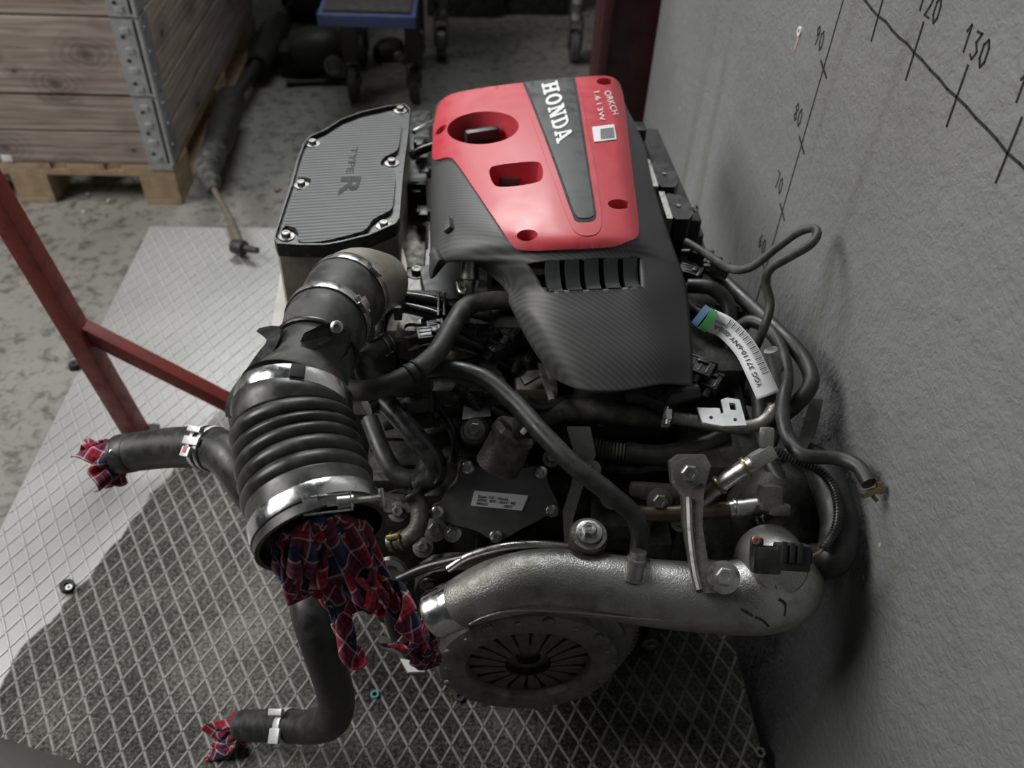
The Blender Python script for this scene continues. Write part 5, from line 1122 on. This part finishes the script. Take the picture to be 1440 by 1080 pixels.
casting(452, 105, 1.0, 1, 'dark gearbox casting on the concrete under the blue trolley')
casting(551, 85, .5, 2, 'dark casting with a round metal flange, on the concrete under the blue trolley')
casting(440, 30, .7, 5, 'black casting heaped between the wooden box and the blue trolley')
b = at(440, 122, z=ZF); hl = thing('pry_bar', b, 'thin dark bar lying before the castings on the concrete', 'bar')
MB().cyl((b.x - .06, b.y, ZF + .0135), (b.x + .12, b.y + .03, ZF + .0135), .009, n=12).cyl((b.x - .09, b.y - .005, ZF + .0135), (b.x - .06, b.y, ZF + .0135), .013, .009, n=12).build('bar', 'dark_iron', hl)
# black crates standing further back
for i, (x0, x1, yy, hh) in enumerate(((395, 440, 3.78, .5), (600, 700, 3.7, .45), (715, 800, 3.75, .5))):
    a, b = at(x0, 0, y=yy), at(x1, 0, y=yy); o = thing('storage_crate', ((a.x + b.x) / 2, yy + .2, ZF), ('black crate behind the heaped castings', 'low dark crate standing behind the grey caster leg', 'tall dark crate standing behind the pale caster leg')[i], 'crate')
    MB().bbox(((a.x + b.x) / 2, yy + .2, ZF + hh / 2), (b.x - a.x, .4, hh), .01).build('body', 'black_plastic', o); MB().bbox(((a.x + b.x) / 2, yy + .2, ZF + hh + .01), (b.x - a.x + .02, .42, .02), .006).build('lid', 'black_plastic', o)

# ------------------------------------------------------------------ odds and ends on plate and floor
def small(name, px, py2, z, prof, m_, label, cat, tilt=(0, 0, 1), n=20):
    p = at(px, py2, z=z); tag(MB().lathe(p, tilt, prof, n, True).build(name, m_, None), label, cat)
small('rubber_pad', 96, 827, .0014, [(0, .004), (0, .011), (.009, .011), (.009, .004)], 'matte_black', 'small black rubber pad with a pale ring, on the stain border', 'rubber pad')
small('washer', 97, 826, .0106, [(0, .0022), (0, .0052), (.0012, .0052), (.0012, .0022)], 'white_paint', 'tiny white washer lying on the black rubber pad', 'washer')
small('sealing_ring', 527, 977, .0014, [(0, .0034), (0, .0062), (.003, .0062), (.003, .0034)], 'teal_ring', 'tiny teal ring on the tread plate near the bent hose', 'ring')
small('hex_nut', 646, 981, .0014, [(0, .004), (0, .008), (.005, .008), (.005, .004)], 'dull_steel', 'small hexagonal nut on the tread plate under the clutch', 'nut', n=6)
small('hex_nut', 1068, 1060, .0014, [(0, .004), (0, .008), (.005, .008), (.005, .004)], 'dull_steel', 'small hexagonal nut on the tread plate close to the wall', 'nut', n=6)
small('rubber_stop', 106, 517, .0014, [(0, .003), (0, .012), (.012, .010), (.012, .003)], 'matte_black', 'black rubber stop on the edge of the tread plate', 'rubber stop')
for i, (x, y) in enumerate(((118, 299), (124, 274), (153, 283), (391, 269))):
    p = at(x, y, z=ZF); s = .006 if i < 3 else .012
    o = MB().bbox(p + Vector((0, 0, s * .4)), (s * 1.6, s, s * .8), s * .25, (Vector((.8, .6, 0)), Vector((-.6, .8, 0)), Vector((0, 0, 1)))).build('debris_chip', 'white_paint' if i < 3 else 'copper', None)
    if i < 3: tag(o, 'tiny white chip on the concrete before the pallet', 'debris', 'white chips by the pallet')
    else: tag(o, 'small orange chip on the concrete beside the air box', 'debris')
